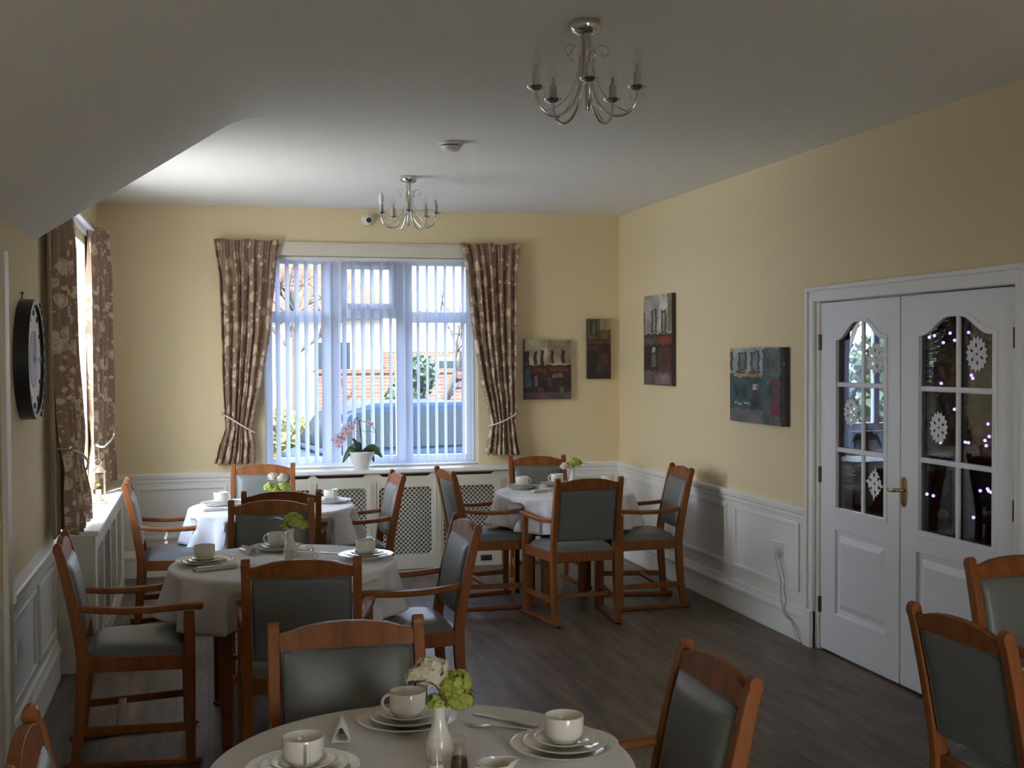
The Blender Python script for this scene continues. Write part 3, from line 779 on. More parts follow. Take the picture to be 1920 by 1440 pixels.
# ================================================================== CHAIRS
def make_chair():
    r = empty('dining_armchair')
    def post_y(z):     # centre line of the rear posts
        if z < .45: return -.215 - .035*((.45-z)/.45)**1.6
        return -.215 - .095*((z-.45)/.48)**1.25
    for sx in (-1, 1):
        x = sx*.207
        zs = [.022, .08, .16, .26, .36, .45, .52, .6, .7, .8, .88]
        dep = lambda z: .048 - .012*max(0, (z-.5)/.43) - .010*max(0, (.3-z)/.3)
        fr_ = [(post_y(z)+dep(z)/2, z) for z in zs]; bk = [(post_y(z)-dep(z)/2, z) for z in zs]
        yc = post_y(.915); cap = [(yc+.019*cos(a), .905+.024*sin(a)) for a in [pi*i/6 for i in range(1, 6)]]
        cap = [(yc+.0185, .90)] + cap + [(yc-.0185, .90)]
        mb = MB(); mb.plate(fr_ + cap + list(reversed(bk)), [], x-.0165, x+.0165, lambda u, v, w: (w, u, v))
        mb.build('rear_leg', M['wood'], r, smooth=30, bevel=.005)
        xf = sx*.262
        mb = MB(); mb.sweep([(xf, .205, .022), (xf, .205, .35), (xf, .205, .632)], [.034]*3, [.036, .046, .044], up=(0, 1, 0)); mb.build('front_leg', M['wood'], r, smooth=30, bevel=.005)
        P = lambda y, z: (x + (xf-x)*((y+.215)/(.205+.215)), y, z)
        pts = [P(-.225, .657), P(-.15, .648), P(-.05, .642), P(.06, .644), P(.16, .652), P(.235, .655), P(.262, .650)]
        mb = MB(); mb.sweep(pts, [.028, .034, .042, .046, .050, .050, .044], [.026]*6+[.022]); mb.build('armrest', M['wood'], r, smooth=30, bevel=.007)
        mb = MB(); mb.sweep([P(-.205, .425), P(.20, .425)], .022, .062); mb.build('seat_rail', M['wood'], r, smooth=0, bevel=.003)
        mb = MB(); mb.sweep([P(-.235, .155), P(.20, .155)], .020, .034); mb.build('side_stretcher', M['wood'], r, smooth=0, bevel=.004)
        mb = MB(); mb.sweep([P(-.30, .020), P(-.25, .012), P(.0, .014), P(.20, .012), P(.252, .016)], [.034]*5, [.016, .022, .022, .022, .014]); ru = mb.build('sled_runner', M['wood'], r, smooth=30, bevel=.004)
        for y in (-.27, .215):
            q = P(y, 0); mb = MB(); mb.cbox((q[0], y, .004), (.028, .05, .008)); mb.build('rubber_foot', M['rubber'], ru)
    mb = MB(); mb.sweep([(-.235, .205, .425), (.235, .205, .425)], .024, .062); mb.build('front_rail', M['wood'], r, smooth=0, bevel=.003)
    mb = MB(); mb.sweep([(-.195, -.212, .425), (.195, -.212, .425)], .022, .062); mb.build('rear_rail', M['wood'], r, smooth=0, bevel=.003)
    mb = MB(); mb.sweep([(-.215, -.075, .155), (.215, -.075, .155)], .034, .022); mb.build('cross_stretcher', M['wood'], r, smooth=0, bevel=.004)
    # seat cushion
    n = 18; rows = []
    for i in range(n+1):
        v = -1+2*i/n; row = []
        for j in range(n+1):
            u = -1+2*j/n
            hw = .205 + (.248-.205)*(v+1)/2
            e = (1-abs(u)**5)**.5 * (1-abs(v)**5)**.5
            row.append((u*hw, .0 + v*.205, .452 + .052*e))
        rows.append(row)
    mb = MB(); mb.grid(rows)
    nc = n+1; top = len(mb.v)
    rim = [j for j in range(nc)] + [i*nc+n for i in range(1, nc)] + [n*nc+j for j in range(n-1, -1, -1)] + [i*nc for i in range(n-1, 0, -1)]
    mb.add([(mb.v[q][0]*.97, mb.v[q][1]*.97, .44) for q in rim], [])
    for a in range(len(rim)): b = (a+1) % len(rim); mb.f.append((rim[a], rim[b], top+b, top+a)); mb.mi.append(0)
    mb.f.append(tuple(top+i for i in reversed(range(len(rim))))); mb.mi.append(0)
    mb.build('seat_cushion', M['leather'], r, smooth=50)
    # upholstered back
    def bp(u, z, d): return (u*.186, post_y(z)+d, z)
    rows = []; n = 14
    for i in range(n+1):
        v = -1+2*i/n; z = .69 + v*.165
        rows.append([bp(-1+2*j/n, z, .010 + .022*(1-abs(-1+2*j/n)**6)**.5*(1-abs(v)**6)**.5) for j in range(n+1)])
    mb = MB(); mb.grid(rows)
    rows2 = []
    for i in range(n+1):
        v = -1+2*i/n; z = .69 + v*.165
        rows2.append([bp(-1+2*j/n, z, -.008 - .008*(1-abs(-1+2*j/n)**6)**.5*(1-abs(v)**6)**.5) for j in range(n+1)])
    o0 = len(mb.v); mb.grid(rows2)
    nc = n+1; rim = [j for j in range(nc)] + [i*nc+n for i in range(1, nc)] + [n*nc+j for j in range(n-1, -1, -1)] + [i*nc for i in range(n-1, 0, -1)]
    for a in range(len(rim)): b = (a+1) % len(rim); mb.f.append((rim[a], rim[b], o0+rim[b], o0+rim[a])); mb.mi.append(0)
    bk = mb.build('backrest', M['leather'], r, smooth=60)
    for d in (.0125, -.0105):
        loop = []
        for (u, z) in ((-.97, .535), (-.97, .69), (-.97, .845), (0, .848), (.97, .845), (.97, .69), (.97, .535), (0, .532), (-.97, .535)): loop.append(bp(u, z, d))
        mb = MB(); mb.tube(loop, .0032, 6); mb.build('piping', M['piping'], bk, smooth=60)
    # crest rail
    out = [(-.192, .852), (.192, .852), (.192, .893), (.16, .900), (.11, .914), (.05, .921), (0, .9225), (-.05, .921), (-.11, .914), (-.16, .900), (-.192, .893)]
    mb = MB(); mb.plate(out, [], -.013, .013, lambda u, v, w: (u, post_y(v)+w, v)); mb.build('crest_rail', M['wood'], r, smooth=30, bevel=.004)
    return r

def chair_specs():
    # (top-of-back midpoint x, y, facing degrees, label)
    yield .344, 4.534, 84, 'armchair with its back to us at the near side of the middle table'
    yield .334, 6.465, -93, 'armchair facing us across the far side of the middle table'
    yield -.597, 5.36, 2, 'armchair in profile by the left wall below the round clock'
    yield 1.172, 5.43, 182, 'armchair in profile right of the middle table, its seat reflecting blue window light'
    yield .412, 6.875, 88, 'armchair with its back to us at the near side of the rear left table'
    yield .394, 8.67, -97, 'sunlit armchair facing us at the back, in front of the left curtain'
    yield -.482, 7.74, 1, 'sunlit armchair in profile beside the left wall radiator cabinet'
    yield 1.213, 7.745, 181, 'armchair in profile before the lattice grilles, right of the rear left table'
    yield 1.553, 7.92, 4, 'armchair in profile left of the corner table, turned toward it'
    yield 2.295, 7.046, 92, 'armchair with its back to us at the near side of the corner table'
    yield 3.16, 7.66, 176, 'armchair in profile nearest the right wall, beside the corner table'
    yield 2.43, 8.75, -93, 'armchair facing us behind the corner table, below the right curtain'
    yield .387, 3.45, -91, 'armchair facing us at the far side of the front table'
    yield 1.243, 2.775, 180, 'armchair facing left at the right side of the front table'
    yield -.37, 2.56, 2, 'armchair cut off by the lower left picture corner'
    yield 2.085, 3.01, 2, 'armchair nearest the camera at the lower right, in front of the white doors'
    yield 2.94, 3.89, -84, 'armchair cut by the right picture edge, before the right door leaf'
proto = make_chair()
arms = []
first = True
for x, y, fd, lab in chair_specs():
    o = proto if first else copy_tree(proto); first = False
    f = radians(fd)
    o.location = (x + .31*cos(f), y + .31*sin(f), 0); o.rotation_euler = (0, 0, f - pi/2)
    tag(o, lab, 'chair', 'wooden dining armchairs')
    ca, sa = cos(f-pi/2), sin(f-pi/2)
    for sx in (-1, 1):
        seg = []
        for lx, ly in ((sx*.207, -.2), (sx*.262, .262)): seg.append((o.location[0]+lx*ca-ly*sa, o.location[1]+lx*sa+ly*ca))
        arms.append(seg)

# ================================================================== TABLES
def make_table(lo, tr=.472):
    r = empty('round_table')
    mb = MB(); mb.lathe([(0, .708), (tr-.008, .708), (tr, .714), (tr, .732), (tr-.007, .738), (0, .738)], seg=48); mb.build('tabletop', M['tablewood'], r, smooth=40)
    mb = MB()
    for a in range(4): 
        p = [(lo*cos(pi/4+a*pi/2)*1.414*.8, lo*sin(pi/4+a*pi/2)*1.414*.8) for a in (a, a+1)]
        mb.sweep([(p[0][0], p[0][1], .693), (p[1][0], p[1][1], .693)], .022, .03)
    mb.build('apron', M['tablewood'], r, smooth=0)
    for sx in (-1, 1):
        for sy in (-1, 1):
            mb = MB(); mb.sweep([(sx*lo, sy*lo, 0), (sx*lo, sy*lo, .66), (sx*lo, sy*lo, .708)], [.050, .058, .058], [.050, .058, .058], up=(0, 1, 0)); mb.build('leg', M['tablewood'], r, smooth=0, bevel=.004)
    return r

def segdist(p, s):
    ax, ay = s[0]; bx, by = s[1]; dx, dy = bx-ax, by-ay; t = max(0, min(1, ((p[0]-ax)*dx+(p[1]-ay)*dy)/(dx*dx+dy*dy)))
    return sqrt((p[0]-ax-dx*t)**2+(p[1]-ay-dy*t)**2)

def make_cloth(cx, cy, seed, label, drop=.205, fa=1.0, R0=.497):
    rnd = random.Random(seed); ph = [rnd.uniform(0, 6.28) for _ in range(6)]
    seg = 192; rings = []
    for r_ in (.0, .12, .24, .34,   R0*.85, R0*.94, R0): rings.append(('t', r_))
    for i in range(1, 5): rings.append(('c', i/4))
    for i in range(1, 15): rings.append(('h', i/14))
    mb = MB(); vs = []; fs = []
    nf = rnd.choice((10, 11, 12))
    for kind, q in rings:
        for kk in range(seg):
            a = 2*pi*kk/seg
            if kind == 't':
                r_ = q; z = .7425 + .0012*sin(5*a+ph[0])*q
                if q == 0: r_ = .0005
            elif kind == 'c':
                b = q*pi/2; r_ = R0 + .016*sin(b); z = .7425 - .016*(1-cos(b))
            else:
                w = sin(nf*a+ph[1]+.7*sin(2*a+ph[2])+.4*sin(3*a+ph[3]))
                w = (abs(w)**.7)*(1 if w > 0 else -1)
                fold = (.004+.044*q**.95)*w*fa
                r_ = R0+.016 + .020*q + fold + .006*q*sin(3*a+ph[4])
                dl = drop*(1 - .05*w*q) + .012*sin(4*a+ph[5])*q
                z = .7265 - dl*q
            x, y = cx+r_*cos(a), cy+r_*sin(a)
            if kind == 'h':
                for sg in arms:      # an armrest pushed under the table edge pushes the cloth in ahead of it
                    (ax, ay), (bx, by) = sg; dx, dy = bx-ax, by-ay; ll = sqrt(dx*dx+dy*dy); dx /= ll; dy /= ll
                    al = (x-ax)*dx+(y-ay)*dy; la = abs((x-ax)*-dy+(y-ay)*dx)
                    if la < .085 and ll-.32 < al < ll+.022 and (bx-cx)**2+(by-cy)**2 < .56**2:
                        fl_ = 1 if la < .033 else .5+.5*cos(pi*(la-.033)/.052)
                        fz = min(1, max(0, (.703-z)/.022)); pu = (ll+.016-al)*fl_*fz
                        x += dx*pu; y += dy*pu
            vs.append((x-cx, y-cy, z))
    nr = len(rings)
    for i in range(nr-1):
        for kk in range(seg): fs.append((i*seg+kk, i*seg+(kk+1) % seg, (i+1)*seg+(kk+1) % seg, (i+1)*seg+kk))
    fs.append(tuple(range(seg)))
    mb.add(vs, fs)
    o = mb.build('tablecloth', M['cloth'], smooth=60); o.location = (cx, cy, 0)
    s = o.modifiers.new('solid', 'SOLIDIFY'); s.thickness = .0015; s.offset = 1
    return tag(o, label, 'tablecloth', 'white round tablecloths')

T = dict(M=(.343, 5.57), A=(.40, 7.685), R=(2.40, 7.94), F=(.475, 2.705), G=(2.95, 2.92))
tn = dict(M='middle table', A='rear left table', R='corner table', F='front table')
tl = dict(M='round wooden table under white cloth, second from the camera on the left', A='round wooden table under white cloth, furthest back on the left', R='round wooden table under white cloth near the right rear corner of the room', F='round wooden table under white cloth nearest the camera at the bottom')
for q in 'MARF':
    o = make_table(*dict(M=(.265, .48), A=(.19, .48), R=(.19, .44), F=(.12, .45))[q])
    o.location = (T[q][0], T[q][1], 0); o.rotation_euler = (0, 0, 0)
    tag(o, tl[q], 'table', 'round dining tables')
make_cloth(*T['M'], 2, 'white cloth on the table second from the camera on the left')
make_cloth(*T['A'], 4, 'brightly lit white cloth on the rear left table by the radiator cover', fa=1.25)
make_cloth(*T['R'], 6, 'white cloth with deep folds on the table in the right rear corner', fa=1.3, R0=.46)
make_cloth(*T['F'], 8, 'shaded white cloth on the table nearest the camera', R0=.475)
TZ = .7445

# ================================================================== TABLEWARE
def plate_mb(R_, h, foot):
    mb = MB()
    mb.lathe([(0, .002), (foot-.004, .002), (foot-.003, 0), (foot, 0), (foot+.004, .004), (R_*.72, h*.42), (R_-.002, h-.0015), (R_, h), (R_-.003, h+.001), (R_*.70, h*.42+.004), (R_*.62, .0055), (0, .0055)], seg=40)
    return mb
def make_cup():
    mb = MB(); mb.lathe([(0, .003), (.027, .003), (.029, 0), (.031, 0), (.0325, .006), (.039, .010), (.0440, .017), (.0462, .027), (.0468, .060), (.0458, .062), (.0438, .060), (.043, .028), (.040, .018), (.030, .012), (0, .011)], seg=36)
    o = mb.build('teacup', M['china'], smooth=50)
    mb = MB(); pts = []
    for i in range(11):
        a = -pi*.5 + pi*i/10; pts.append((.0435 + .021*cos(a), 0, .034 + .020*sin(a)))
    mb.tube(pts, .0042, 8); mb.build('cup_handle', M['china'], o, smooth=60)
    return o
P_dinner = plate_mb(.128, .022, .075).build('dinner_plate', M['china'], smooth=50)
P_side = plate_mb(.100, .018, .058).build('side_plate', M['china'], smooth=50)
P_sauc = plate_mb(.072, .017, .036).build('saucer', M['china'], smooth=50)
P_cup = make_cup()
used = set()
def inst(p, loc, rz, label, cat, group):
    if p.name not in used: o = p; used.add(p.name)
    else: o = copy_tree(p)
    o.location = loc; o.rotation_euler = (0, 0, rz)
    return tag(o, label, cat, group)
def setting(x, y, where, rz, dinner=True):
    z = TZ
    inst(P_dinner, (x, y, z), 0, 'white dinner plate ' + where, 'plate', 'dinner plates'); z += .0075
    inst(P_side, (x+.004, y+.006, z), 0, 'white side plate ' + where, 'plate', 'side plates'); z += .0075
    inst(P_sauc, (x+.002, y+.010, z), 0, 'white saucer ' + where, 'saucer', 'saucers'); z += .0075
    inst(P_cup, (x+.002, y+.010, z), rz, 'white teacup ' + where, 'cup', 'teacups')
setting(-.012, 5.60, 'at the left of the middle table', radians(60))
setting(.33, 5.90, 'at the far side of the middle table, left of the vase', radians(175))
setting(.715, 5.555, 'at the right of the middle table', radians(40))
setting(.09, 7.78, 'at the left of the rear left table', radians(-30))
setting(.775, 7.74, 'at the right of the rear left table', radians(-80))
setting(2.16, 8.17, 'at the left of the corner table', radians(-25))
setting(2.45, 8.28, 'at the far side of the corner table by the vase', radians(180))
setting(2.77, 8.10, 'at the right of the corner table beside the right wall', radians(20))
setting(.203, 2.70, 'at the left of the front table', radians(-85))
setting(.49, 3.0, 'at the far side of the front table behind the flowers', radians(172))
setting(.815, 2.70, 'at the right of the front table', radians(100))

def bloom(mb, c, r, n, seed, flat=.8, size=.5):
    rn = random.Random(seed)
    for i in range(n):
        a = rn.uniform(0, 2*pi); ph = math.asin(rn.uniform(-.35, 1)); d = Vector((cos(ph)*cos(a), cos(ph)*sin(a), sin(ph)*flat))
        rr = r*rn.uniform(.72, 1.0); p = Vector(c)+d*rr
        t = d.cross(Vector((rn.uniform(-1,1), rn.uniform(-1,1), rn.uniform(-1,1)))).normalized(); b = d.cross(t).normalized()
        s = r*size*rn.uniform(.6, 1.0)
        q = [p-t*s*.5-b*s*.4, p+t*s*.5-b*s*.4, p+t*s*.62+b*s*.45+d*s*.22, p+b*s*.62+d*s*.05, p-t*s*.62+b*s*.45+d*s*.22]
        mb.add(q, [(0,1,2,3), (0,3,4)])
    mb.sphere(c, r*.72, 10, 7, (1, 1, flat))
def leaf(mb, base, tip, width, bend=.015, roll=0.0):
    b, t = Vector(base), Vector(tip); d = t-b; s = d.cross(Vector((0,0,1)))
    if s.length < 1e-4: s = Vector((1,0,0))
    s.normalize(); n = s.cross(d).normalized(); rows = []
    if roll: s, n = s*cos(roll)+n*sin(roll), n*cos(roll)-s*sin(roll)
    nb = s.cross(d).normalized(); nb = nb if nb.z > 0 else -nb
    for i in range(9):
        q = i/8; w = width*sin(pi*min(1, q*.92+.04))**.8; c = b+d*q+Vector((0, 0, 1))*(bend*sin(pi*q))*.8 + n*(bend*.3*sin(pi*q))
        rows.append([c-s*w+n*.2*w, c, c+s*w+n*.2*w])
    mb.grid(rows)

def make_vase():
    mb = MB(); mb.lathe([(0, 0), (.026, 0), (.029, .004), (.033, .02), (.034, .035), (.030, .055), (.020, .078), (.0145, .10), (.0145, .125), (.019, .145), (.0165, .1455), (.0125, .125), (.012, .10), (.012, .02), (0, .015)], seg=28)
    return mb.build('bud_vase', M['china'], smooth=60)
P_vase = make_vase()
def bouquet(x, y, z, label, spec, leaves, seed):
    r = tag(empty('flower_bunch', (x, y, z)), label, 'flowers')
    mb = MB(); mb.tube([(0, 0, -.06), (0, 0, 0), (.004, .0, .02)], .003, 6); mb.build('stem', M['stem'], r)
    for i, (c, rad, m_, n) in enumerate(spec):
        mb = MB(); bloom(mb, c, rad, n, seed+i); mb.build('bloom', m_, r, smooth=0, recalc=False)
    for b, t, w in leaves:
        mb = MB(); leaf(mb, b, t, w); mb.build('leaf', M['leaf'], r, smooth=60, recalc=False, solid=.0008)
inst(P_vase, (.375, 5.60, TZ), 0, 'white bud vase on the middle table holding a yellow green flower', 'vase', 'white bud vases')
bouquet(.375, 5.60, TZ+.145, 'yellow green hydrangea head in the vase on the middle table', [((.012, .0, .035), .048, M['bloomg'], 90), ((.055, .01, .01), .032, M['bloomg'], 50), ((-.03, -.01, .01), .022, M['bloomg'], 30)],
        [((0, 0, .01), (-.10, .02, .045), .022), ((0, 0, .0), (-.05, -.03, .0), .02)], 31)
inst(P_vase, (.515, 2.705, TZ), 0, 'white bud vase on the front table holding cream and green flowers', 'vase', 'white bud vases')
bouquet(.515, 2.705, TZ+.145, 'cream peony and green hydrangea in the vase on the front table', [((-.015, .02, .055), .046, M['bloomw'], 120), ((-.05, .01, .055), .026, M['bloomw'], 50), ((.035, -.01, .035), .040, M['bloomg'], 70), ((.045, -.01, -.005), .036, M['bloomg'], 60), ((-.012, -.02, .0), .024, M['bloomg'], 40)],
        [((0, -.01, .02), (-.075, -.02, .045), .030), ((0, -.02, .015), (.085, -.02, .012), .022)], 41)
inst(P_vase, (2.50, 8.06, TZ), 0, 'white bud vase on the corner table holding green and white flowers', 'vase', 'white bud vases')
bouquet(2.50, 8.06, TZ+.145, 'green hydrangea with a white bloom in the vase on the corner table', [((.015, 0, .035), .045, M['bloomg'], 90), ((-.055, 0, .012), .036, M['bloomw'], 70)], [((0, 0, .01), (.10, .0, .025), .022), ((0, 0, 0), (.06, -.02, .005), .018)], 51)
# little cream jug with pale flowers
def make_jug(name, R_, h):
    mb = MB(); mb.lathe([(0, .003), (R_*.62, .003), (R_*.66, 0), (R_*.72, .002), (R_*.95, h*.3), (R_, h*.5), (R_*.86, h*.8), (R_*.92, h), (R_*.86, h), (R_*.78, h*.8), (R_*.9, h*.5), (R_*.6, .008), (0, .008)], seg=28)
    for i, v in enumerate(mb.v):      # pouring lip
        if v[2] > h*.9 and v[0] > R_*.5: mb.v[i] = (v[0]+R_*.35*(1-abs(v[1])/R_), v[1]*.75, v[2]+.004)
    o = mb.build(name, M['china'], smooth=60)
    mb = MB(); mb.tube([(-R_*.86, 0, h*.82), (-R_*1.35, 0, h*.8), (-R_*1.5, 0, h*.55), (-R_*1.3, 0, h*.32), (-R_*.93, 0, h*.3)], .0042, 8); mb.build('jug_handle', M['china'], o, smooth=60)
    return o
o = make_jug('cream_jug', .038, .085); o.location = (.43, 7.72, TZ); tag(o, 'small white jug used as a flower pot on the rear left table', 'jug')
bouquet(.43, 7.72, TZ+.08, 'pale yellow and white carnations in the jug on the rear left table', [((-.035, 0, .03), .042, M['bloomg'], 70), ((.05, 0, .035), .045, M['bloomg'], 80), ((-.02, .01, .095), .034, M['bloomw'], 70), ((.032, .0, .085), .040, M['bloomw'], 80), ((.0, -.02, .02), .032, M['bloomg'], 40)], [((0, 0, .0), (.05, .03, .03), .016)], 61)
o = make_jug('cream_jug', .045, .062); o.location = (.42, 5.475, TZ); o.rotation_euler = (0, 0, pi); tag(o, 'low white milk jug beside the vase on the middle table', 'jug')
o = make_jug('cream_jug', .043, .06); o.location = (.60, 2.50, TZ); tag(o, 'low white milk jug at the bottom edge of the picture on the front table', 'jug')
o = make_jug('cream_jug', .040, .055); o.location = (2.53, 7.86, TZ); tag(o, 'low white milk jug on the corner table, half hidden by the chair back', 'jug')
P_sauc2 = P_sauc
inst(P_sauc, (2.31, 7.79, TZ), 0, 'lone white saucer near the front of the corner table', 'saucer', 'saucers')

def shaker(x, y, label, fill):
    r = tag(empty('glass_shaker', (x, y, TZ)), label, 'shaker', 'salt and pepper shakers')
    mb = MB(); mb.lathe([(0, 0), (.022, 0), (.024, .004), (.022, .022), (.017, .045), (.0125, .058), (.0125, .066), (.011, .066), (.0105, .058), (.015, .044), (.019, .022), (.020, .006), (0, .006)], seg=20); mb.build('glass_body', M['bulb'], r, smooth=60)
    mb = MB(); mb.lathe([(0, .0065), (.0195, .0065), (.0188, .02), (.0165, .034), (0, .036)], seg=18); mb.build('contents', fill, r, smooth=60)
    mb = MB(); mb.lathe([(.0135, .060), (.0145, .064), (.0145, .078), (.011, .086), (0, .088)], seg=18); mb.build('cap', M['bulb'], r, smooth=60)
shaker(.487, 2.600, 'glass salt shaker with white salt in front of the vase on the front table', M['salt'])
shaker(.545, 2.625, 'glass pepper shaker with brown pepper right of the salt on the front table', M['pepper'])
shaker(.47, 5.70, 'small glass shaker just behind the milk jug on the middle table', M['salt'])
shaker(2.40, 7.93, 'small glass salt shaker at the centre of the corner table', M['salt'])
shaker(2.445, 7.94, 'small glass pepper shaker beside the salt on the corner table', M['pepper'])

# napkins and cutlery
def roll_napkin(x, y, rz, label, tent):
    l = .095
    if tent:
        mb = MB(); sec = [(-.024, 0), (.024, 0), (.004, .034), (0, .036), (-.004, .034)]
        vs = []
        for i, t in enumerate((-1, 1)):
            k_ = .75 if t > 0 else 1.0
            for (a, b) in sec: vs.append((a*k_, t*l*.75, b*k_))
        sec_in = [(-.018, .003), (.018, .003), (.0, .029)]
        mb.add(vs, [(0,1,6,5), (1,2,7,6), (2,3,8,7), (3,4,9,8), (4,0,5,9), (5,6,7,8,9)])
        o = mb.build('folded_napkin', M['napkin'], smooth=20, bevel=.002, solid=.002)
    else:
        mb = MB(); mb.cbox((0, 0, .007), (.052, .19, .012)); mb.cbox((.004, .004, .0155), (.044, .18, .005)); o = mb.build('folded_napkin', M['napkin'], smooth=0, bevel=.003)
    o.location = (x, y, TZ+.001); o.rotation_euler = (0, 0, rz)
    tag(o, label, 'napkin', 'folded paper napkins')
def knife(x, y, rz, label, z=.0):
    r = tag(empty('table_knife', (x, y, TZ+z), rz), label, 'knife', 'table knives')
    mb = MB(); mb.sweep([(0, -.10, .004), (0, -.03, .004), (0, 0, .004)], [.013, .010, .007], [.007, .006, .005]); mb.build('handle', M['steel'], r, smooth=30, bevel=.002)
    mb = MB(); mb.plate([(-.004, 0), (.006, 0), (.009, .03), (.008, .09), (.0, .105), (-.004, .10)], [], .003, .005, lambda u, v, w: (u, v, w)); mb.build('blade', M['steel'], r, smooth=0)
def fork(x, y, rz, label, z=.0):
    r = tag(empty('table_fork', (x, y, TZ+z), rz), label, 'fork', 'table forks')
    mb = MB(); mb.sweep([(0, -.11, .004), (0, -.04, .005), (0, .03, .007), (0, .045, .006)], [.013, .007, .006, .018], [.004]*4); mb.build('handle', M['steel'], r, smooth=30)
    mb = MB()
    for q in (-1.5, -.5, .5, 1.5): mb.sweep([(q*.0052, .043, .006), (q*.0055, .07, .003), (q*.005, .092, .007)], [.0032]*3, [.0025]*3)
    mb.build('tines', M['steel'], r, smooth=30)
roll_napkin(.035, 5.435, radians(-68), 'flat folded napkin in front of the left setting on the middle table', False)
knife(.115, 5.47, radians(-75), 'table knife tucked beside the flat napkin on the middle table', .0)
roll_napkin(.19, 5.86, radians(20), 'tented napkin with dark cutlery end at the back left of the middle table', True)
knife(.19, 5.83, radians(200), 'table knife poking out of the tented napkin on the middle table', .010)
knife(.60, 5.70, radians(55), 'table knife lying left of the right setting on the middle table')
fork(.585, 5.46, radians(55), 'table fork lying in front of the right setting on the middle table')
roll_napkin(.07, 7.53, radians(-80), 'flat folded napkin at the front left of the rear left table', False)
roll_napkin(2.235, 7.93, radians(-62), 'flat folded napkin at the front left of the corner table', False)
knife(2.30, 7.98, radians(-62), 'table knife beside the flat napkin on the corner table')
roll_napkin(.318, 2.975, radians(-6), 'tented napkin wrapped round cutlery at the left rear of the front table', True)
fork(.318, 2.96, radians(174), 'fork handle inside the tented napkin on the front table', .008)
knife(.735, 2.96, radians(40), 'table knife at the right rear of the front table, handle toward the plates')
fork(.715, 2.90, radians(60), 'fork tips beside the plates at the right rear of the front table')
fork(.685, 2.50, radians(20), 'table fork at the bottom edge of the picture on the front table')

# ================================================================== CEILING LAMPS, DETECTOR, CAMERA
def make_lamp():
    r = empty('chandelier')
    mb = MB(); mb.lathe([(0, 0), (.050, 0), (.054, -.006), (.054, -.022), (.046, -.036), (.028, -.046), (0, -.048)], seg=32); mb.build('ceiling_rose', M['chrome'], r, smooth=50)
    def pt(a, rr, z): return (rr*cos(a), rr*sin(a), z)
    def smooth(ctrl, n=6):
        out = []
        for i in range(len(ctrl)-1):
            p0 = ctrl[max(i-1, 0)]; p1 = ctrl[i]; p2 = ctrl[i+1]; p3 = ctrl[min(i+2, len(ctrl)-1)]
            for q in range(n):
                t = q/n
                out.append(tuple(.5*((2*b)+(-a+c)*t+(2*a-5*b+4*c-d)*t*t+(-a+3*b-3*c+d)*t**3) for a, b, c, d in zip(p0, p1, p2, p3)))
        out.append(ctrl[-1]); return out
    for i in range(5):
        a = radians(-104+72*i)
        prof = smooth([(.014, -.04), (.014, -.12), (.018, -.20), (.038, -.275), (.080, -.325), (.130, -.335), (.168, -.312), (.182, -.278), (.184, -.252)])
        mb = MB(); mb.tube([pt(a, p, z) for p, z in prof], .0052, 8)
        arm = mb.build('arm', M['chrome'], r, smooth=60)
        sc_ = [(.150, -.322), (.105, -.300), (.062, -.255), (.034, -.19), (.026, -.14), (.034, -.105), (.052, -.088), (.072, -.092), (.080, -.110), (.072, -.124), (.060, -.122), (.056, -.113)]
        mb = MB(); mb.tube([pt(a+.12, p, z) for p, z in smooth(sc_)], .0022, 6); mb.build('scroll', M['chrome'], arm, smooth=60)
        c_ = pt(a, .184, 0)
        mb = MB(); mb.lathe([(0, -.256), (.012, -.254), (.030, -.246), (.034, -.240), (.030, -.242), (.012, -.247), (0, -.247)], (c_[0], c_[1], 0), 24); mb.build('drip_pan', M['chrome'], arm, smooth=50)
        mb = MB(); mb.lathe([(0, -.247), (.0135, -.247), (.0135, -.190), (0, -.190)], (c_[0], c_[1], 0), 16); mb.build('candle_tube', M['sleeve'], arm, smooth=40)
        mb = MB(); mb.lathe([(.009, -.190), (.014, -.178), (.0175, -.158), (.015, -.135), (.008, -.115), (.002, -.103), (0, -.102)], (c_[0], c_[1], 0), 16); bl = mb.build('bulb', M['bulb'], arm, smooth=60)
        mb = MB(); mb.lathe([(0, -.190), (.006, -.190), (.005, -.165), (0, -.158)], (c_[0], c_[1], 0), 10); mb.build('bulb_stem', M['filam'], bl, smooth=60)
        for da in (-.5, 2.6):
            d_ = (c_[0]+.031*cos(a+da), c_[1]+.031*sin(a+da))
            mb = MB(); mb.tube([(d_[0], d_[1], -.242), (d_[0], d_[1], -.262)], .0007, 5); mb.lathe([(0, -.288), (.0045, -.282), (.0045, -.276), (.0012, -.262), (0, -.261)], (d_[0], d_[1], 0), 8); mb.build('crystal_drop', M['crystal'], arm, smooth=0)
    return r
lp = make_lamp(); lp.location = (1.304, 4.034, H)
tag(lp, 'chrome five arm chandelier nearest the camera on the ceiling', 'chandelier', 'chrome chandeliers')
l2 = copy_tree(lp); l2.location = (1.297, 7.759, H); l2.rotation_euler = (0, 0, radians(3)); tag(l2, 'chrome five arm chandelier further back, in front of the back window', 'chandelier', 'chrome chandeliers')
# one frosted bulb on the further lamp (leftmost arm)
best = None
for a in l2.children:
    if a.name.startswith('arm'):
        for b in a.children:
            if b.name.startswith('bulb'):
                cx_ = sum(v.co.x for v in b.data.vertices)/len(b.data.vertices)
                if best is None or cx_ < best[0]: best = (cx_, b)
fb_ = best[1]; fb_.data = fb_.data.copy(); fb_.data.materials[0] = M['frost']; fb_['label'] = 'frosted white bulb'

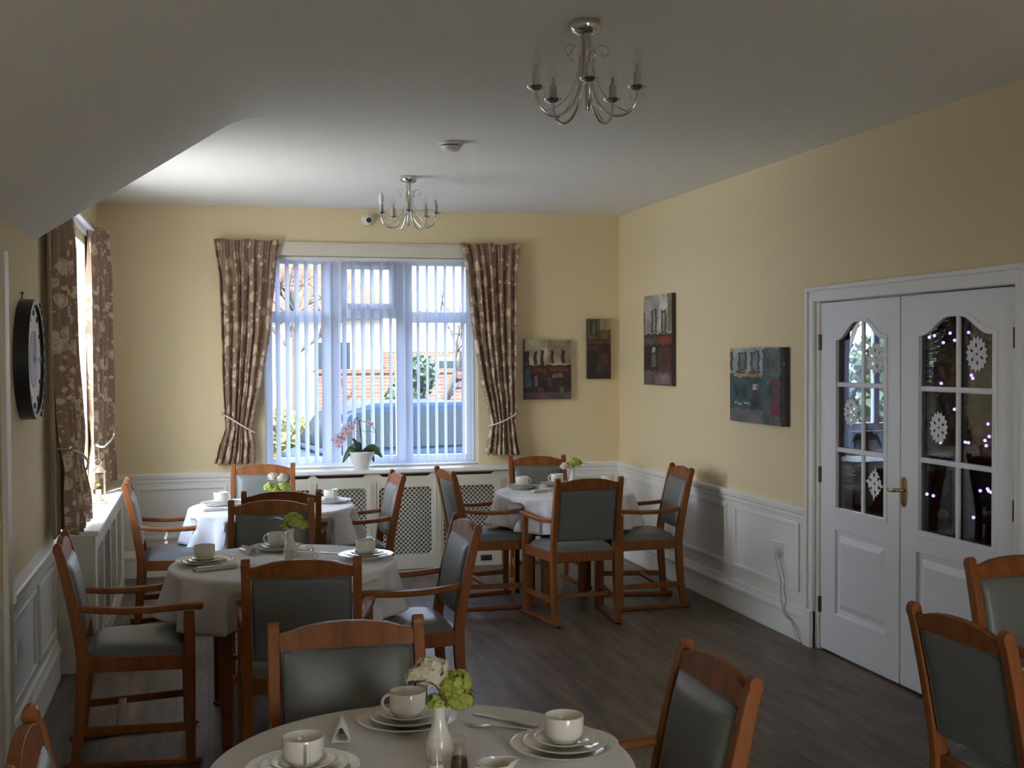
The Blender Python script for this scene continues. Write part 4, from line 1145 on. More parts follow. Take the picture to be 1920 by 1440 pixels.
sd = tag(empty('smoke_detector', (1.315, 6.47, H)), 'white round smoke detector on the ceiling between the two chandeliers', 'smoke detector')
mb = MB(); mb.lathe([(0, 0), (.056, 0), (.058, -.010), (.052, -.016), (0, -.016)], seg=32); mb.build('base', M['plastic'], sd, smooth=40)
mb = MB(); mb.lathe([(.0, -.016), (.044, -.016), (.044, -.021), (0, -.021)], seg=32); mb.build('vent_ring', M['slot'], sd, smooth=40)
mb = MB(); mb.lathe([(0, -.021), (.048, -.021), (.046, -.030), (.034, -.042), (.022, -.047), (0, -.048)], seg=32); mb.build('cover', M['plastic'], sd, smooth=40)

sd.scale = (1.2, 1.2, 1.15)
cc = tag(empty('security_camera', (1.262, YB, 2.762)), 'white dome security camera high on the back wall beside the further chandelier', 'camera')
mb = MB(); mb.plate([(.048*cos(2*pi*i/28), .048*sin(2*pi*i/28)) for i in range(28)], [], -.022, 0, fb); mb.build('mount', M['plastic'], cc, bevel=.004)
mb = MB(); mb.sphere((0, -.045, 0), .044, 20, 14); mb.build('body', M['plastic'], cc, smooth=60)
mb = MB(); mb.plate([(.020*cos(2*pi*i/20), .020*sin(2*pi*i/20)) for i in range(20)], [], -.010, 0, lambda u, v, w: (u+.002, -.079+w, v-.006)); mb.build('lens', M['black'], cc)

# ================================================================== CLOCK on left wall
ck = tag(empty('wall_clock', (XL, 5.58, 1.675)), 'round black rimmed wall clock with cream face on the left wall', 'clock')
fk = lambda u, v, w: (w, u, v)
def circ(r, n=48): return [(r*cos(2*pi*i/n), r*sin(2*pi*i/n)) for i in range(n)]
mb = MB(); mb.plate(circ(.262), [circ(.238)], 0, .062, fk); mb.build('rim', M['black'], ck, smooth=30, bevel=.004)
mb = MB(); mb.plate(circ(.240), [], .002, .048, fk); mb.build('face', M['face'], ck, smooth=30)
mb = MB(); mb.plate(circ(.125), [], .048, .050, fk); mb.build('dial', M['dial'], ck, smooth=30)
for i in range(12):
    a = 2*pi*i/12; ca, sa = cos(a), sin(a); r0, r1, w_ = .190, .214, (.008 if i % 3 == 0 else .004)
    mb = MB(); mb.plate([(r0*ca-w_*sa, r0*sa+w_*ca), (r1*ca-w_*sa, r1*sa+w_*ca), (r1*ca+w_*sa, r1*sa-w_*ca), (r0*ca+w_*sa, r0*sa-w_*ca)], [], .048, .054, fk)
    mb.build('hour_mark', M['black'], ck, smooth=0)
for i in range(11):   # little stars standing round the far edge of the rim
    a = radians(-66+13*i); c0 = (.266*cos(a), .266*sin(a)); st = []
    for q in range(10): rr = (.019 if i in (3, 4) else .013) * (1 if q % 2 == 0 else .42); st.append((c0[0]+rr*cos(a+q*pi/5), c0[1]+rr*sin(a+q*pi/5)))
    mb = MB(); mb.plate(st, [], .060, .066, fk); mb.build('star_ornament', M['black'], ck, smooth=0)
mb = MB(); mb.plate([(-.005, -.02), (.005, -.02), (.003, .12), (-.003, .12)], [], .054, .056, fk); mb.build('hour_hand', M['black'], ck, smooth=0)
mb = MB(); mb.plate([(-.02, -.004), (-.02, .004), (.17, .0025), (.17, -.0025)], [], .057, .059, fk); mb.build('minute_hand', M['black'], ck, smooth=0)
mb = MB(); mb.tube([(.004, 0, .262), (.006, 0, .285)], .003, 6); mb.sphere((.006, 0, .288), .006); mb.build('hanging_hook', M['black'], ck)

# ================================================================== CANVAS PICTURES
def canvas(label, u0, v0, u1, v1, fn, base, rects, seed, th=.035):
    """painted street-scene canvas; rects in unit coords (x0, y0, x1, y1, colour), y up"""
    rn = random.Random(seed); nx = 84; ny = max(20, int(nx*(v1-v0)/(u1-u0)))
    root = tag(empty('canvas_picture'), label, 'picture', 'street scene canvases')
    vs = []; fs = []; cols = []
    for j in range(ny+1):
        for i in range(nx+1): vs.append(fn(u0+(u1-u0)*i/nx, v0+(v1-v0)*j/ny, th))
    for j in range(ny):
        for i in range(nx):
            fs.append((j*(nx+1)+i, j*(nx+1)+i+1, (j+1)*(nx+1)+i+1, (j+1)*(nx+1)+i))
            x, y = (i+.5)/nx, (j+.5)/ny; x += .007*sin(37*y+seed)+rn.uniform(-.005, .005); y += .008*sin(29*x+2*seed)+rn.uniform(-.006, .006); c = base(x, y)
            for r_ in rects:
                if r_[0] <= x <= r_[2] and r_[1] <= y <= r_[3]: c = r_[4]
            q = rn.uniform(.78, 1.22)*(1+.25*sin(11*x+3*seed)*sin(17*y+seed)); cols.append([min(1, max(0, e*q)) for e in c])
    m_ = MB(); m_.add(vs, fs); o = m_.build('painted_front', M['paint'], root, smooth=0, recalc=False)
    ca = o.data.color_attributes.new('paint', 'FLOAT_COLOR', 'CORNER')
    for p in o.data.polygons:
        for li in p.loop_indices: ca.data[li].color = rgba(cols[p.index])
    m_ = MB(); m_.plate(rect(u0, v0, u1, v1), [], 0, th-.0005, fn); m_.build('stretcher', M['canvasedge'], root, smooth=0, bevel=.001)
    return root
fpb = lambda u, v, w: (u, YB-w, v)
fpr = lambda u, v, w: (XR-w, u, v)         # u runs toward the camera when decreasing: mirrored below
fpr2 = lambda u, v, w: (XR-w, -u, v)
dk, rd, cr_, gr, bl_, mv = (.045, .033, .032), (.16, .04, .03), (.40, .36, .24), (.06, .09, .075), (.08, .12, .15), (.12, .085, .085)
canvas('nearly square dark street scene canvas on the back wall beside the right curtain', 2.541, 1.321, 2.943, 1.818, fpb,
       lambda x, y: cr_ if y > .56 else (mv if y < .12 else dk),
       [(0, .58, .10, .80, (.07, .06, .07)), (.20, .58, .27, .80, (.06, .05, .05)), (.34, .56, .41, .82, (.06, .05, .05)), (.50, .6, 1, .98, (.25, .2, .13)), (.56, .6, .86, .82, (.07, .03, .03)), (.62, .6, .78, .83, (.32, .28, .2)), (.0, .50, 1, .57, (.08, .03, .03)), (.18, .44, .46, .52, rd), (.55, .46, .95, .52, (.14, .05, .04)), (0, .2, .14, .5, bl_), (.22, .22, .28, .4, (.2, .15, .15)), (.6, .36, .82, .43, (.25, .18, .12)), (.3, .06, .42, .2, (.18, .06, .06)), (.48, .2, .58, .36, (.09, .06, .08)), (.75, .08, .85, .2, (.12, .12, .1))], 1)
canvas('tall narrow dark canvas on the back wall close to the right corner', 3.085, 1.487, 3.29, 1.987, fpb,
       lambda x, y: dk if y < .66 else (.13, .10, .06), [(.55, .82, 1, 1, (.36, .28, .17)), (.12, .72, .42, .98, (.05, .055, .05)), (.2, .74, .34, .95, (.14, .15, .13)), (0, .58, 1, .64, (.12, .06, .03)), (0, .48, .4, .54, (.12, .05, .04)), (.1, .1, .4, .42, (.03, .035, .025)), (.45, .1, .9, .42, (.08, .045, .05))], 2)
canvas('tall narrow street scene canvas on the right wall next to the corner', -8.875, 1.452, -8.294, 2.142, fpr2,
       lambda x, y: (.36, .33, .28) if y > .56 else (mv if y < .16 else dk), [(.55, .6, .85, 1, (.5, .52, .48)), (.85, .6, 1, 1, (.2, .16, .1)), (.28, .58, .48, .84, (.08, .06, .07)), (.34, .6, .42, .82, (.3, .27, .22)), (.64, .58, .82, .83, (.08, .06, .07)), (.69, .6, .76, .8, (.34, .32, .27)), (0, .58, .04, .82, dk), (0, .53, 1, .57, (.05, .035, .03)), (0, .45, .5, .53, (.10, .10, .07)), (.5, .45, 1, .54, (.2, .05, .035)), (.55, .15, .95, .42, (.10, .045, .04)), (.3, .36, .42, .42, (.4, .4, .36)), (.28, .2, .44, .34, (.12, .11, .09)), (.4, .02, .95, .12, (.22, .16, .15))], 3)
canvas('nearly square green shopfront canvas on the right wall closer to the doors', -7.28, 1.251, -6.515, 1.725, fpr2,
       lambda x, y: (.34, .36, .34) if y > .66 else ((.15, .14, .13) if y < .18 else (.05, .09, .09)), [(0, .7, .06, .95, (.08, .09, .09)), (.16, .70, .33, .95, (.07, .08, .08)), (.20, .72, .29, .93, (.16, .18, .18)), (.40, .70, .57, .95, (.07, .08, .08)), (.44, .72, .53, .93, (.17, .19, .19)), (.62, .0, .74, 1, (.07, .11, .11)), (.74, .62, 1, 1, (.12, .14, .10)), (.08, .61, .62, .66, (.34, .25, .12)), (.1, .66, .3, .69, (.16, .04, .05)), (.38, .66, .58, .69, (.16, .04, .05)), (.76, .12, .96, .58, (.16, .04, .045)), (.8, .3, .9, .5, (.09, .09, .09)), (.43, .44, .54, .52, (.3, .2, .18)), (.46, .44, .49, .52, (.5, .48, .45)), (.42, .22, .56, .44, (.035, .05, .05)), (.10, .34, .16, .48, (.04, .05, .05)), (.25, .32, .33, .48, (.05, .05, .05)), (.10, .24, .22, .26, (.5, .5, .46)), (.27, .24, .38, .26, (.5, .5, .46)), (.93, .0, 1, 1, (.03, .025, .03))], 4)

# ================================================================== ORCHID, LANTERN, SOCKETS
og = tag(empty('potted_orchid', (1.19, 9.455, .796)), 'pink orchid in a white tapered pot on the back window shelf', 'orchid')
mb = MB(); mb.lathe([(0, .002), (.052, .002), (.054, 0), (.058, .002), (.103, .128), (.106, .135), (.100, .137), (.094, .125), (.06, .03), (0, .03)], seg=40); mb.build('pot', M['china'], og, smooth=50)
mb = MB(); mb.lathe([(0, .135), (.05, .138), (.085, .126), (.096, .115), (0, .11)], seg=30); mb.build('bark', M['bark'], og, smooth=60)
for b, t, w, bd in (((0, 0, .135), (.16, -.03, .09), .042, .045), ((0, 0, .135), (-.15, -.02, .055), .030, .065), ((.02, 0, .135), (.10, .01, .05), .030, .07), ((0, .01, .135), (-.06, .03, .20), .03, .02), ((-.01, 0, .14), (-.075, -.02, .245), .020, .008), ((0, 0, .135), (-.115, .02, .09), .034, .05)):
    mb = MB(); leaf(mb, b, t, w, bd, radians(58)); mb.build('leaf', M['leaf'], og, smooth=60, recalc=False, solid=.002)
mb = MB(); mb.tube([(.005, 0, .12), (.0, 0, .22), (-.008, 0, .32), (-.018, 0, .385)], .0045, 8); mb.build('stem', M['dstem'], og, smooth=60)
mb = MB(); mb.tube([(-.018, 0, .385), (-.03, 0, .41), (-.05, -.005, .395), (-.06, -.01, .34), (-.058, -.01, .28), (-.05, -.01, .22), (-.04, 0, .14)], .0025, 6); mb.build('stem', M['dstem'], og, smooth=60)
mb = MB(); mb.tube([(-.018, 0, .385), (.03, 0, .37), (.08, 0, .345), (.11, 0, .30), (.122, 0, .25), (.11, 0, .20), (.085, 0, .155)], .0025, 6); mb.build('stem', M['dstem'], og, smooth=60)
mb = MB(); mb.tube([(-.06, -.01, .30), (-.015, 0, .30), (.06, 0, .295), (.115, 0, .285)], .0018, 6); mb.tube([(0, 0, .27), (.035, 0, .13)], .0015, 6); mb.build('support_cane', M['stem'], og, smooth=60)
mb = MB(); mb.tube([(-.03, 0, .405), (-.075, -.005, .36), (-.12, -.01, .31), (-.17, -.015, .255), (-.205, -.015, .215)], .002, 6); mb.build('stem', M['dstem'], og, smooth=60)
def orchid_flower(c, s, rot, parent):
    mb = MB(); c = Vector(c)
    for i in range(5):
        a = rot + 2*pi*i/5 + .3; w = s*(.46 if i in (1, 4) else .30); d = Vector((cos(a), -.15, sin(a))); t = Vector((-sin(a), 0, cos(a)))
        q = [c, c+d*s*.35+t*w*.8, c+d*s*.8+t*w*.75, c+d*s+Vector((0, .1*s, 0)), c+d*s*.8-t*w*.75, c+d*s*.35-t*w*.8]
        mb.add(q, [(0,1,2,3), (0,3,4,5)])
    f = mb.build('flower', M['orchid'], parent, smooth=0, recalc=False)
    mb = MB(); mb.sphere(c+Vector((0, -.006, -.002)), s*.2, 8, 6); mb.build('throat', M['throat'], f)
for i, (x, z, s) in enumerate(((-.05, .365, .022), (-.075, .325, .032), (-.10, .345, .030), (-.125, .32, .030), (-.085, .285, .026), (-.115, .285, .030), (-.15, .285, .028), (-.155, .25, .030), (-.185, .26, .028), (-.135, .245, .026), (-.195, .225, .030), (-.16, .215, .028), (-.225, .235, .022), (-.18, .185, .028), (.055, .365, .024), (.085, .355, .016))):
    orchid_flower((x, -.012-.006*(i % 3), z), s, i*1.1, og)

lt = tag(empty('candle_lantern', (-.655, 7.93, .763), radians(8)), 'small glazed metal lantern on the left window cabinet', 'lantern')
mb = MB(); mb.box((-.052, -.052, 0), (.052, .052, .008)); mb.box((-.042, -.042, .008), (.042, .042, .022)); mb.build('base', M['gold'], lt, bevel=.003)
for sx in (-1, 1):
    for sy in (-1, 1):
        mb = MB(); mb.box((sx*.036-.004, sy*.036-.004, .022), (sx*.036+.004, sy*.036+.004, .20)); mb.build('corner_post', M['gold'], lt)
mb = MB()
for q in (-1, 1): mb.box((-.033, q*.036-.001, .024), (.033, q*.036+.001, .198)); mb.box((q*.036-.001, -.033, .024), (q*.036+.001, .033, .198))
mb.build('glass', M['bulb'], lt, smooth=0)
mb = MB(); mb.box((-.046, -.046, .20), (.046, .046, .208)); mb.add([(-.044,-.044,.208),(.044,-.044,.208),(.044,.044,.208),(-.044,.044,.208),(-.014,-.014,.245),(.014,-.014,.245),(.014,.014,.245),(-.014,.014,.245)], [(0,1,5,4),(1,2,6,5),(2,3,7,6),(3,0,4,7),(4,5,6,7)]); mb.build('roof', M['gold'], lt, bevel=.002)
mb = MB(); mb.tube([(.020*cos(a), 0, .262+.020*sin(a)) for a in [2*pi*i/16 for i in range(17)]], .002, 6); mb.build('ring_handle', M['gold'], lt, smooth=60)
mb = MB(); mb.lathe([(0, .022), (.018, .022), (.018, .09), (0, .092)], seg=16); mb.build('candle', M['bloomw'], lt)
mb = MB(); bloom(mb, (0, 0, .12), .016, 30, 71); mb.build('bloom', M['bloomg'], lt, smooth=0, recalc=False)

def socket(y, z, label, side, double=True):
    f = (lambda u, v, w: (XR-w, u, v)) if side == 'R' else (lambda u, v, w: (XL+w, u, v))
    hw = .073 if double else .043
    root = tag(empty('wall_socket'), label, 'socket', 'white wall sockets')
    mb = MB(); mb.plate(rrect(y-hw, z-.043, y+hw, z+.043, .006, 3), [], 0, .009, f); mb.build('face_plate', M['plastic'], root, bevel=.002)
    mb = MB()
    for q in ((-.036, .036) if double else (0,)):
        for du, dv, w_, h_ in ((0, .008, .004, .008), (-.011, -.012, .007, .004), (.011, -.012, .007, .004)): mb.plate(rect(y+q+du-w_/2, z+dv-h_/2-.004, y+q+du+w_/2, z+dv+h_/2-.004), [], .0085, .0096, f)
    mb.build('pin_holes', M['slot'], root)
    return root
socket(6.67, .50, 'white double socket with a plug in it on the right wall near the door', 'R')
socket(9.08, .49, 'white double socket on the right wall near the rear corner', 'R')
socket(5.34, .46, 'white double socket low on the left wall panel', 'L')
pl = tag(empty('white_plug'), 'white plug in the socket on the right wall by the door', 'plug')
mb = MB(); mb.box((XR-.05, 6.61, .466), (XR-.010, 6.655, .512)); mb.build('body', M['plastic'], pl, bevel=.006)
def cable(pts, label):
    cs = []
    P = [Vector(p) for p in pts]
    for i in range(len(P)-1):
        a, b, c_, d = P[max(i-1, 0)], P[i], P[i+1], P[min(i+2, len(P)-1)]
        for q in range(8):
            t = q/8; cs.append(.5*((2*b)+(c_-a)*t+(2*a-5*b+4*c_-d)*t*t+(3*b-a-3*c_+d)*t**3))
    cs.append(P[-1]); mb = MB(); mb.tube(cs, .0032, 6)
    tag(mb.build('power_cable', M['cable'], smooth=60), label, 'cable', 'power cables by the door')
X_ = XR-.030
cable([(XR-.035, 6.635, .466), (XR-.032, 6.61, .40), (X_, 6.575, .32), (X_, 6.57, .24), (X_, 6.545, .16), (X_, 6.50, .115), (X_, 6.42, .10), (XR-.045, 6.34, .07), (XR-.05, 6.28, .012)], 'grey cable hanging from the plug in a wide curve to the door frame')
cable([(XR-.024, 6.622, .464), (XR-.022, 6.575, .40), (X_, 6.52, .32), (X_, 6.53, .28), (X_, 6.50, .20), (X_, 6.525, .18), (X_, 6.50, .14), (X_, 6.44, .112), (XR-.048, 6.36, .06), (XR-.052, 6.30, .006)], 'grey cable hanging from the plug with a small kink halfway')

# ================================================================== OUTSIDE
GZ = -.35
mb = MB(); mb.box((-60, -20, GZ-.1), (60, 80, GZ)); struct('ground_outside', mb, M['tarmac'], smooth=0)
mb = MB(); mb.box((-30, -12, GZ), (XL-.2, 11, GZ+.03)); mb.box((XL-.2, -12, GZ), (XR+1, YF-.2, GZ+.03)); struct('bounce_ground_outside', mb, M['bounce_ground'], smooth=0)  # unseen pale ground, added to bounce daylight into the room
hs = tag(empty('bungalow', (2.2, 31, GZ)), 'white rendered house with a red tiled roof across the forecourt', 'house')
mb = MB(); mb.box((-9, 0, 0), (2.2, 8, 3.15)); mb.build('wall', M['render_w'], hs, smooth=0)
mb = MB(); mb.add([(-9.4,-.5,3.1),(2.6,-.5,3.1),(2.6,8.5,3.1),(-9.4,8.5,3.1),(-8,4,5.6),(.6,4,5.6)], [(0,1,5,4),(1,2,5),(2,3,4,5),(3,0,4),(3,2,1,0)]); mb.build('roof', M['roof'], hs, smooth=0)
mb = MB(); mb.box((-9.4, -.6, 3.02), (2.6, -.5, 3.14)); mb.build('gutter', M['carwhite'], hs)
for x in (-1.35, 1.0, -4.5):
    mb = MB(); mb.box((x-.5, -.05, 1.1), (x+.5, .02, 2.5)); f_ = mb.build('window', M['upvc'], hs)
    mb = MB(); mb.box((x-.42, -.07, 1.2), (x-.04, -.05, 2.4)); mb.box((x+.04, -.07, 1.2), (x+.42, -.07+.02, 2.4)); mb.build('pane', M['winddark'], f_)
h2 = tag(empty('house', (7.4, 36, GZ)), 'pale house with brick ground floor behind the right window bay', 'house')
mb = MB(); mb.box((-2.2, 0, 0), (9, 8, 2.2)); mb.build('brick_base', M['brick'], h2, smooth=0)
mb = MB(); mb.box((-2.2, .02, 2.2), (9, 8, 4.6)); mb.build('wall', M['render_w'], h2, smooth=0)
mb = MB(); mb.box((-.6, -.05, .9), (.4, .02, 2.0)); f_ = mb.build('window', M['upvc'], h2)
mb = MB(); mb.box((-.5, -.07, 1.0), (.3, -.05, 1.9)); mb.build('pane', M['winddark'], f_)
gw = MB(); gw.box((2.2, 24.6, GZ), (6.0, 24.85, 1.35)); gw.box((2.15, 24.55, 1.35), (6.05, 24.9, 1.42)); tag(gw.build('garden_wall', M['brick'], smooth=0), 'low red brick garden wall beyond the parked car', 'wall')
gp = MB(); gp.box((3.75, 17.4, GZ), (4.1, 17.75, 1.35)); gp.box((3.7, 17.35, 1.35), (4.15, 17.8, 1.45)); tag(gp.build('gate_pier', M['brick'], smooth=0), 'red brick gate pier at the right of the forecourt', 'pier')

def leafy(name, cx, cy, lobes, n, m_, label, cat, seed, size=.06):
    rn = random.Random(seed); root = tag(empty(name, (cx, cy, GZ)), label, cat)
    mb = MB()
    for i in range(n):
        lx, ly, lz, lr = rn.choice(lobes); d = Vector((rn.gauss(0,1), rn.gauss(0,1), rn.gauss(0,1))).normalized(); rr = lr*rn.uniform(.75, 1.02)
        p = Vector((lx, ly, lz))+d*rr
        if p.z < .02: p.z = .02+rn.random()*.1
        a = Vector((rn.gauss(0,1), rn.gauss(0,1), rn.gauss(0,1))).normalized(); b = a.orthogonal().normalized()
        s = size*rn.uniform(.6, 1.2); mb.quad(p, a*s, b*s*.55)
    for lx, ly, lz, lr in lobes: mb.sphere((lx, ly, lz), lr*.78, 10, 8)
    mb.build('foliage', m_, root, smooth=0, recalc=False)
    mb = MB(); mb.tube([(0, 0, 0), (0, 0, lobes[0][2])], .05, 6); mb.build('stem', M['barkw'], root)
leafy('hedge_shrub', 1.0, 17.6, [(0, 0, .75, .55), (-.5, .1, .8, .6), (.45, .1, .65, .45), (-1.0, 0, .85, .6)], 3200, M['hedge'], 'yellow green shrub outside the left part of the back window', 'shrub', 1)
leafy('hedge_shrub', .75, 12.6, [(0, 0, .45, .42), (-.5, 0, .5, .45), (.4, 0, .35, .32)], 2200, M['hedge2'], 'dark green low shrub outside the lower left of the back window', 'shrub', 2)
leafy('hedge_shrub', 3.0, 18.2, [(0, 0, 1.35, .35), (.15, 0, 1.75, .3), (-.05, 0, .9, .3)], 1300, M['hedge2'], 'slim green shrub outside the right bay of the back window', 'shrub', 3)
leafy('hedge_shrub', 14.2, 19.0, [(0, 0, 1.4, 1.6), (2.2, 0, 1.5, 1.5), (-1.9, 0, 1.5, 1.3)], 3000, M['hedge2'], 'dark hedge outside the lounge window', 'shrub', 4, .11)

def bare_tree(x, y, h, seed, label, lean=0.0):
    rn = random.Random(seed); root = tag(empty('bare_tree', (x, y, GZ)), label, 'tree', 'bare winter trees')
    mb = MB(); tw = MB()
    def grow(p, d, l, r, lev):
        pts = [p]; dd = d.copy()
        for i in range(4): dd = (dd+Vector((rn.gauss(0,.12), rn.gauss(0,.12), rn.gauss(0,.08)))).normalized(); pts.append(pts[-1]+dd*l/4)
        (mb if lev < 2 else tw).tube(pts, [r*(1-.12*i) for i in range(5)], 6 if lev < 2 else 4, cap=False)
        if lev < 4:
            for q in range(3 if lev else 5):
                b = pts[rn.randint(2, 4)]; nd = (dd+Vector((rn.gauss(0,.55), rn.gauss(0,.55), rn.gauss(.1,.4)))).normalized(); grow(b, nd, l*rn.uniform(.55, .75), r*.55, lev+1)
    grow(Vector((0,0,0)), Vector((lean, 0, 1)).normalized(), h*.42, h*.018, 0)
    mb.build('trunk', M['barkw'], root, smooth=60, recalc=False); tw.build('twigs', M['barkw'], root, smooth=60, recalc=False)
bare_tree(3.85, 21.5, 5.2, 4, 'bare tree outside the right bay of the back window', .25)
bare_tree(1.75, 23.0, 5.0, 9, 'bare tree in front of the red roofed house', -.1)
bare_tree(10.4, 18.0, 6.0, 12, 'bare tree outside the lounge window')
bare_tree(13.6, 25.5, 6.0, 15, 'second bare tree further off outside the lounge window')

def car(x, y, rz, paint, label):
    r = tag(empty('parked_car', (x, y, GZ), rz), label, 'car', 'parked cars')
    low = [(-2.05, .32), (-1.98, .78), (-1.75, .86), (-.95, .90), (.95, .92), (1.75, .80), (2.02, .68), (2.05, .32)]
    wheel = []
    mb = MB(); mb.plate(low, [], -.84, .84, lambda u, v, w: (u, w, v)); mb.build('body', paint, r, bevel=.07, bseg=3, smooth=40)
    cab = [(-1.80, .86), (-1.45, 1.36), (-1.1, 1.46), (.05, 1.46), (.35, 1.40), (1.10, .90)]
    vs = []
    for w in (-1, 1):
        for u, v in cab: vs.append((u, w*(.80-.16*max(0, v-.88)/.58), v))
    n = len(cab); fs = [tuple(range(n)), tuple(reversed(range(n, 2*n)))] + [(i, (i+1) % n, n+(i+1) % n, n+i) for i in range(n)]
    mb = MB(); mb.add(vs, fs); mb.build('cabin', paint, r, bevel=.05, bseg=3, smooth=40)
    for w in (-1, 1):
        mb = MB()
        for (a, b) in (((-1.55, .93), (-.62, 1.34)), ((-.54, .93), (.62, 1.34))):
            p = [(a[0], a[1]), (b[0], a[1]), (b[0]-(.42 if b[0] > 0 else 0), b[1]), (a[0]+(.28 if a[0] < -1 else 0), b[1])]
            mb.plate(p, [], .0, .012, lambda u, v, q: (u, w*(.80-.16*max(0, v-.88)/.58+q), v))
        mb.build('side_window', M['carglass'], r)
    mb = MB(); mb.add([(1.06, -.70, .95), (1.06, .70, .95), (.42, .62, 1.39), (.42, -.62, 1.39)], [(0,1,2,3)]); mb.build('windscreen', M['carglass'], r, solid=.02)
    mb = MB(); mb.add([(-1.76, -.70, .95), (-1.76, .70, .95), (-1.50, .62, 1.33), (-1.50, -.62, 1.33)], [(0,1,2,3)]); mb.build('rear_window', M['carglass'], r, solid=.02)
    for u in (-1.25, 1.28):
        for w in (-.76, .76):
            mb = MB(); mb.plate([(u+.31*cos(2*pi*i/24), .31+.31*sin(2*pi*i/24)) for i in range(24)], [], w-.1, w+.1, lambda a, b, q: (a, q, b)); wh = mb.build('wheel', M['tyre'], r, bevel=.02)
            mb = MB(); mb.plate([(u+.19*cos(2*pi*i/20), .31+.19*sin(2*pi*i/20)) for i in range(20)], [], w-.108, w+.108, lambda a, b, q: (a, q, b)); mb.build('hubcap', M['carwhite'], wh)
car(3.0, 15.4, radians(8), M['carblue'], 'dark blue car parked outside the middle of the back window')
car(5.4, 20.6, radians(70), M['carwhite'], 'silver car parked outside the right part of the back window')
car(12.2, 15.5, radians(5), M['carblue'], 'dark blue car parked outside the lounge window')

# ================================================================== LIGHT
w = bpy.data.worlds.new('daylight'); sc.world = w; w.use_nodes = True
nt = w.node_tree; nt.nodes.clear()
out = nt.nodes.new('ShaderNodeOutputWorld'); bg = nt.nodes.new('ShaderNodeBackground')
tc = nt.nodes.new('ShaderNodeTexCoord'); sx = nt.nodes.new('ShaderNodeSeparateXYZ'); cr = nt.nodes.new('ShaderNodeValToRGB')
nt.links.new(tc.outputs['Generated'], sx.inputs[0]); nt.links.new(sx.outputs['Z'], cr.inputs['Fac'])
cr.color_ramp.elements[0].position = 0.0; cr.color_ramp.elements[0].color = (.92, .95, 1.0, 1)
cr.color_ramp.elements[1].position = .7; cr.color_ramp.elements[1].color = (.42, .58, .95, 1)
# brighter sky toward the sun
SUN_TRAVEL = Vector((.24, .62, -.75)).normalized()
dt = nt.nodes.new('ShaderNodeVectorMath'); dt.operation = 'DOT_PRODUCT'; dt.inputs[1].default_value = -SUN_TRAVEL
nt.links.new(tc.outputs['Generated'], dt.inputs[0])
mr = nt.nodes.new('ShaderNodeMapRange'); mr.inputs['From Min'].default_value = -1; mr.inputs['From Max'].default_value = 1
nt.links.new(dt.outputs['Value'], mr.inputs['Value'])
gl = nt.nodes.new('ShaderNodeValToRGB'); gl.color_ramp.interpolation = 'EASE'
el = gl.color_ramp.elements
el[0].position = 0.0; el[0].color = (.45, .47, .50, 1)
el[1].position = .5; el[1].color = (.95, .96, .97, 1)
e_ = el.new(.78); e_.color = (1.7, 1.6, 1.45, 1)
e_ = el.new(1.0); e_.color = (3.2, 2.9, 2.5, 1)
nt.links.new(mr.outputs['Result'], gl.inputs['Fac'])
SKY = 1.0
mxs = nt.nodes.new('ShaderNodeMix'); mxs.data_type = 'RGBA'; mxs.blend_type = 'MULTIPLY'; mxs.inputs['Factor'].default_value = 1.0
nt.links.new(cr.outputs['Color'], mxs.inputs['A']); nt.links.new(gl.outputs['Color'], mxs.inputs['B'])
bg.inputs['Strength'].default_value = SKY
nt.links.new(mxs.outputs['Result'], bg.inputs['Color'])
nt.links.new(bg.outputs['Background'], out.inputs['Surface'])

sd_ = bpy.data.lights.new('sun', 'SUN'); sd_.energy = 4.0; sd_.angle = radians(.6); sd_.color = (1.0, .93, .80)
so = bpy.data.objects.new('sun', sd_); COL.objects.link(so)
so.rotation_euler = SUN_TRAVEL.to_track_quat('-Z', 'Y').to_euler(); so.location = (-4, -6, 9)

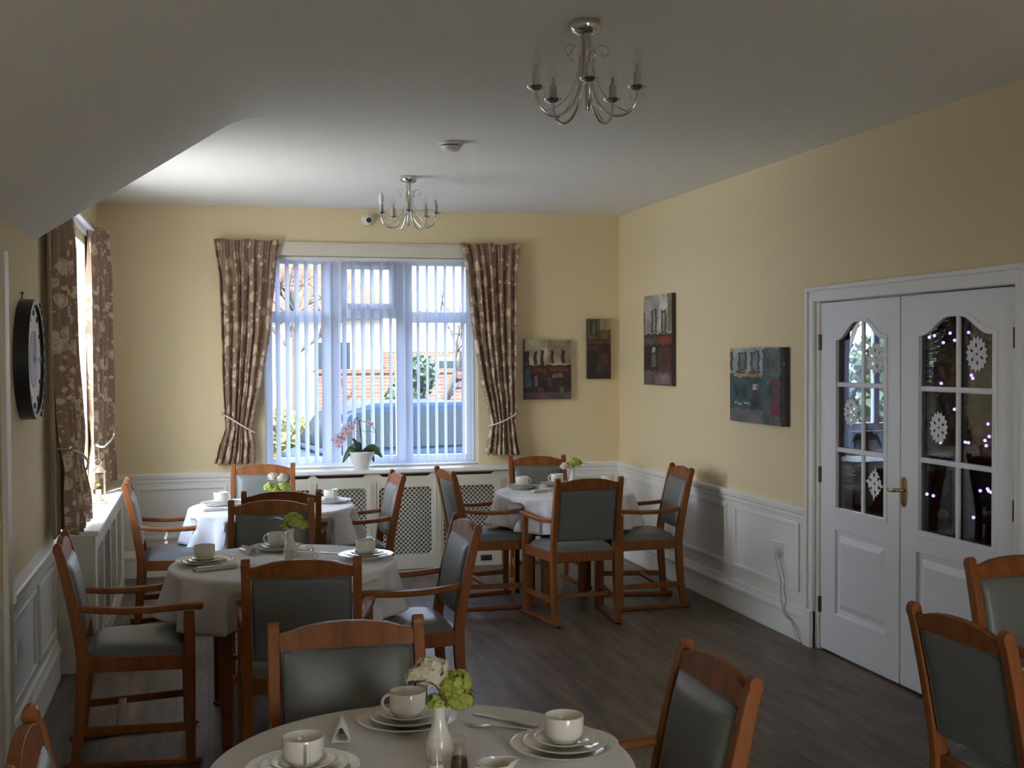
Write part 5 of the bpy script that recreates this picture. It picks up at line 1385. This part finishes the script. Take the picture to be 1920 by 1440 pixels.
def portal(name, loc, rot, sx_, sy_):
    l = bpy.data.lights.new(name, 'AREA'); l.shape = 'RECTANGLE'; l.size = sx_; l.size_y = sy_; l.cycles.is_portal = True
    o = bpy.data.objects.new(name, l); COL.objects.link(o); o.location = loc; o.rotation_euler = rot
portal('portal_back', ((WX0+WX1)/2, YB+.25, (WZ0+WZ1)/2), (radians(-90), 0, 0), WX1-WX0, WZ1-WZ0)
portal('portal_left', (XL-.19, (LY0+LY1)/2, (LZ0+LZ1)/2), (0, radians(-90), 0), LZ1-LZ0, LY1-LY0)
portal('portal_rear', ((RX0+RX1)/2, YF-.19, (RZ0+RZ1)/2), (radians(90), 0, 0), RX1-RX0, RZ1-RZ0)
portal('portal_lounge', (6.55, LY_1+.22, 1.65), (radians(-90), 0, 0), 1.6, 1.4)

# ================================================================== CAMERA
f_px, yaw, pitch, roll, ch = 2250.0, 0.250494, -0.0232791, -0.0045662, 1.68
cy_, sy_ = cos(yaw), sin(yaw); cp, sp = cos(pitch), sin(pitch)
rv = Vector((cy_, -sy_, 0)); fw = Vector((sy_*cp, cy_*cp, sp)); uv_ = rv.cross(fw)
r2 = rv*cos(roll)+uv_*sin(roll); u2 = -rv*sin(roll)+uv_*cos(roll)
cd = bpy.data.cameras.new('camera'); co = bpy.data.objects.new('camera', cd); COL.objects.link(co)
cd.sensor_width = 36; cd.sensor_fit = 'HORIZONTAL'; cd.lens = 36*f_px/1920; cd.clip_start = .05; cd.clip_end = 300
co.matrix_world = Matrix(((r2.x, u2.x, -fw.x, 0), (r2.y, u2.y, -fw.y, 0), (r2.z, u2.z, -fw.z, ch), (0, 0, 0, 1)))
sc.camera = co

sc.view_settings.view_transform = 'Standard'; sc.view_settings.look = 'None'
sc.view_settings.gamma = 1.0; sc.view_settings.use_curve_mapping = False
sc.view_settings.exposure = 3.27
sc.cycles.use_denoising = True
sc.cycles.use_adaptive_sampling = True; sc.cycles.adaptive_threshold = .02
sc.cycles.max_bounces = 10; sc.cycles.diffuse_bounces = 7; sc.cycles.transparent_max_bounces = 24
sc.cycles.caustics_reflective = False; sc.cycles.caustics_refractive = False
sc.cycles.sample_clamp_indirect = 6.0
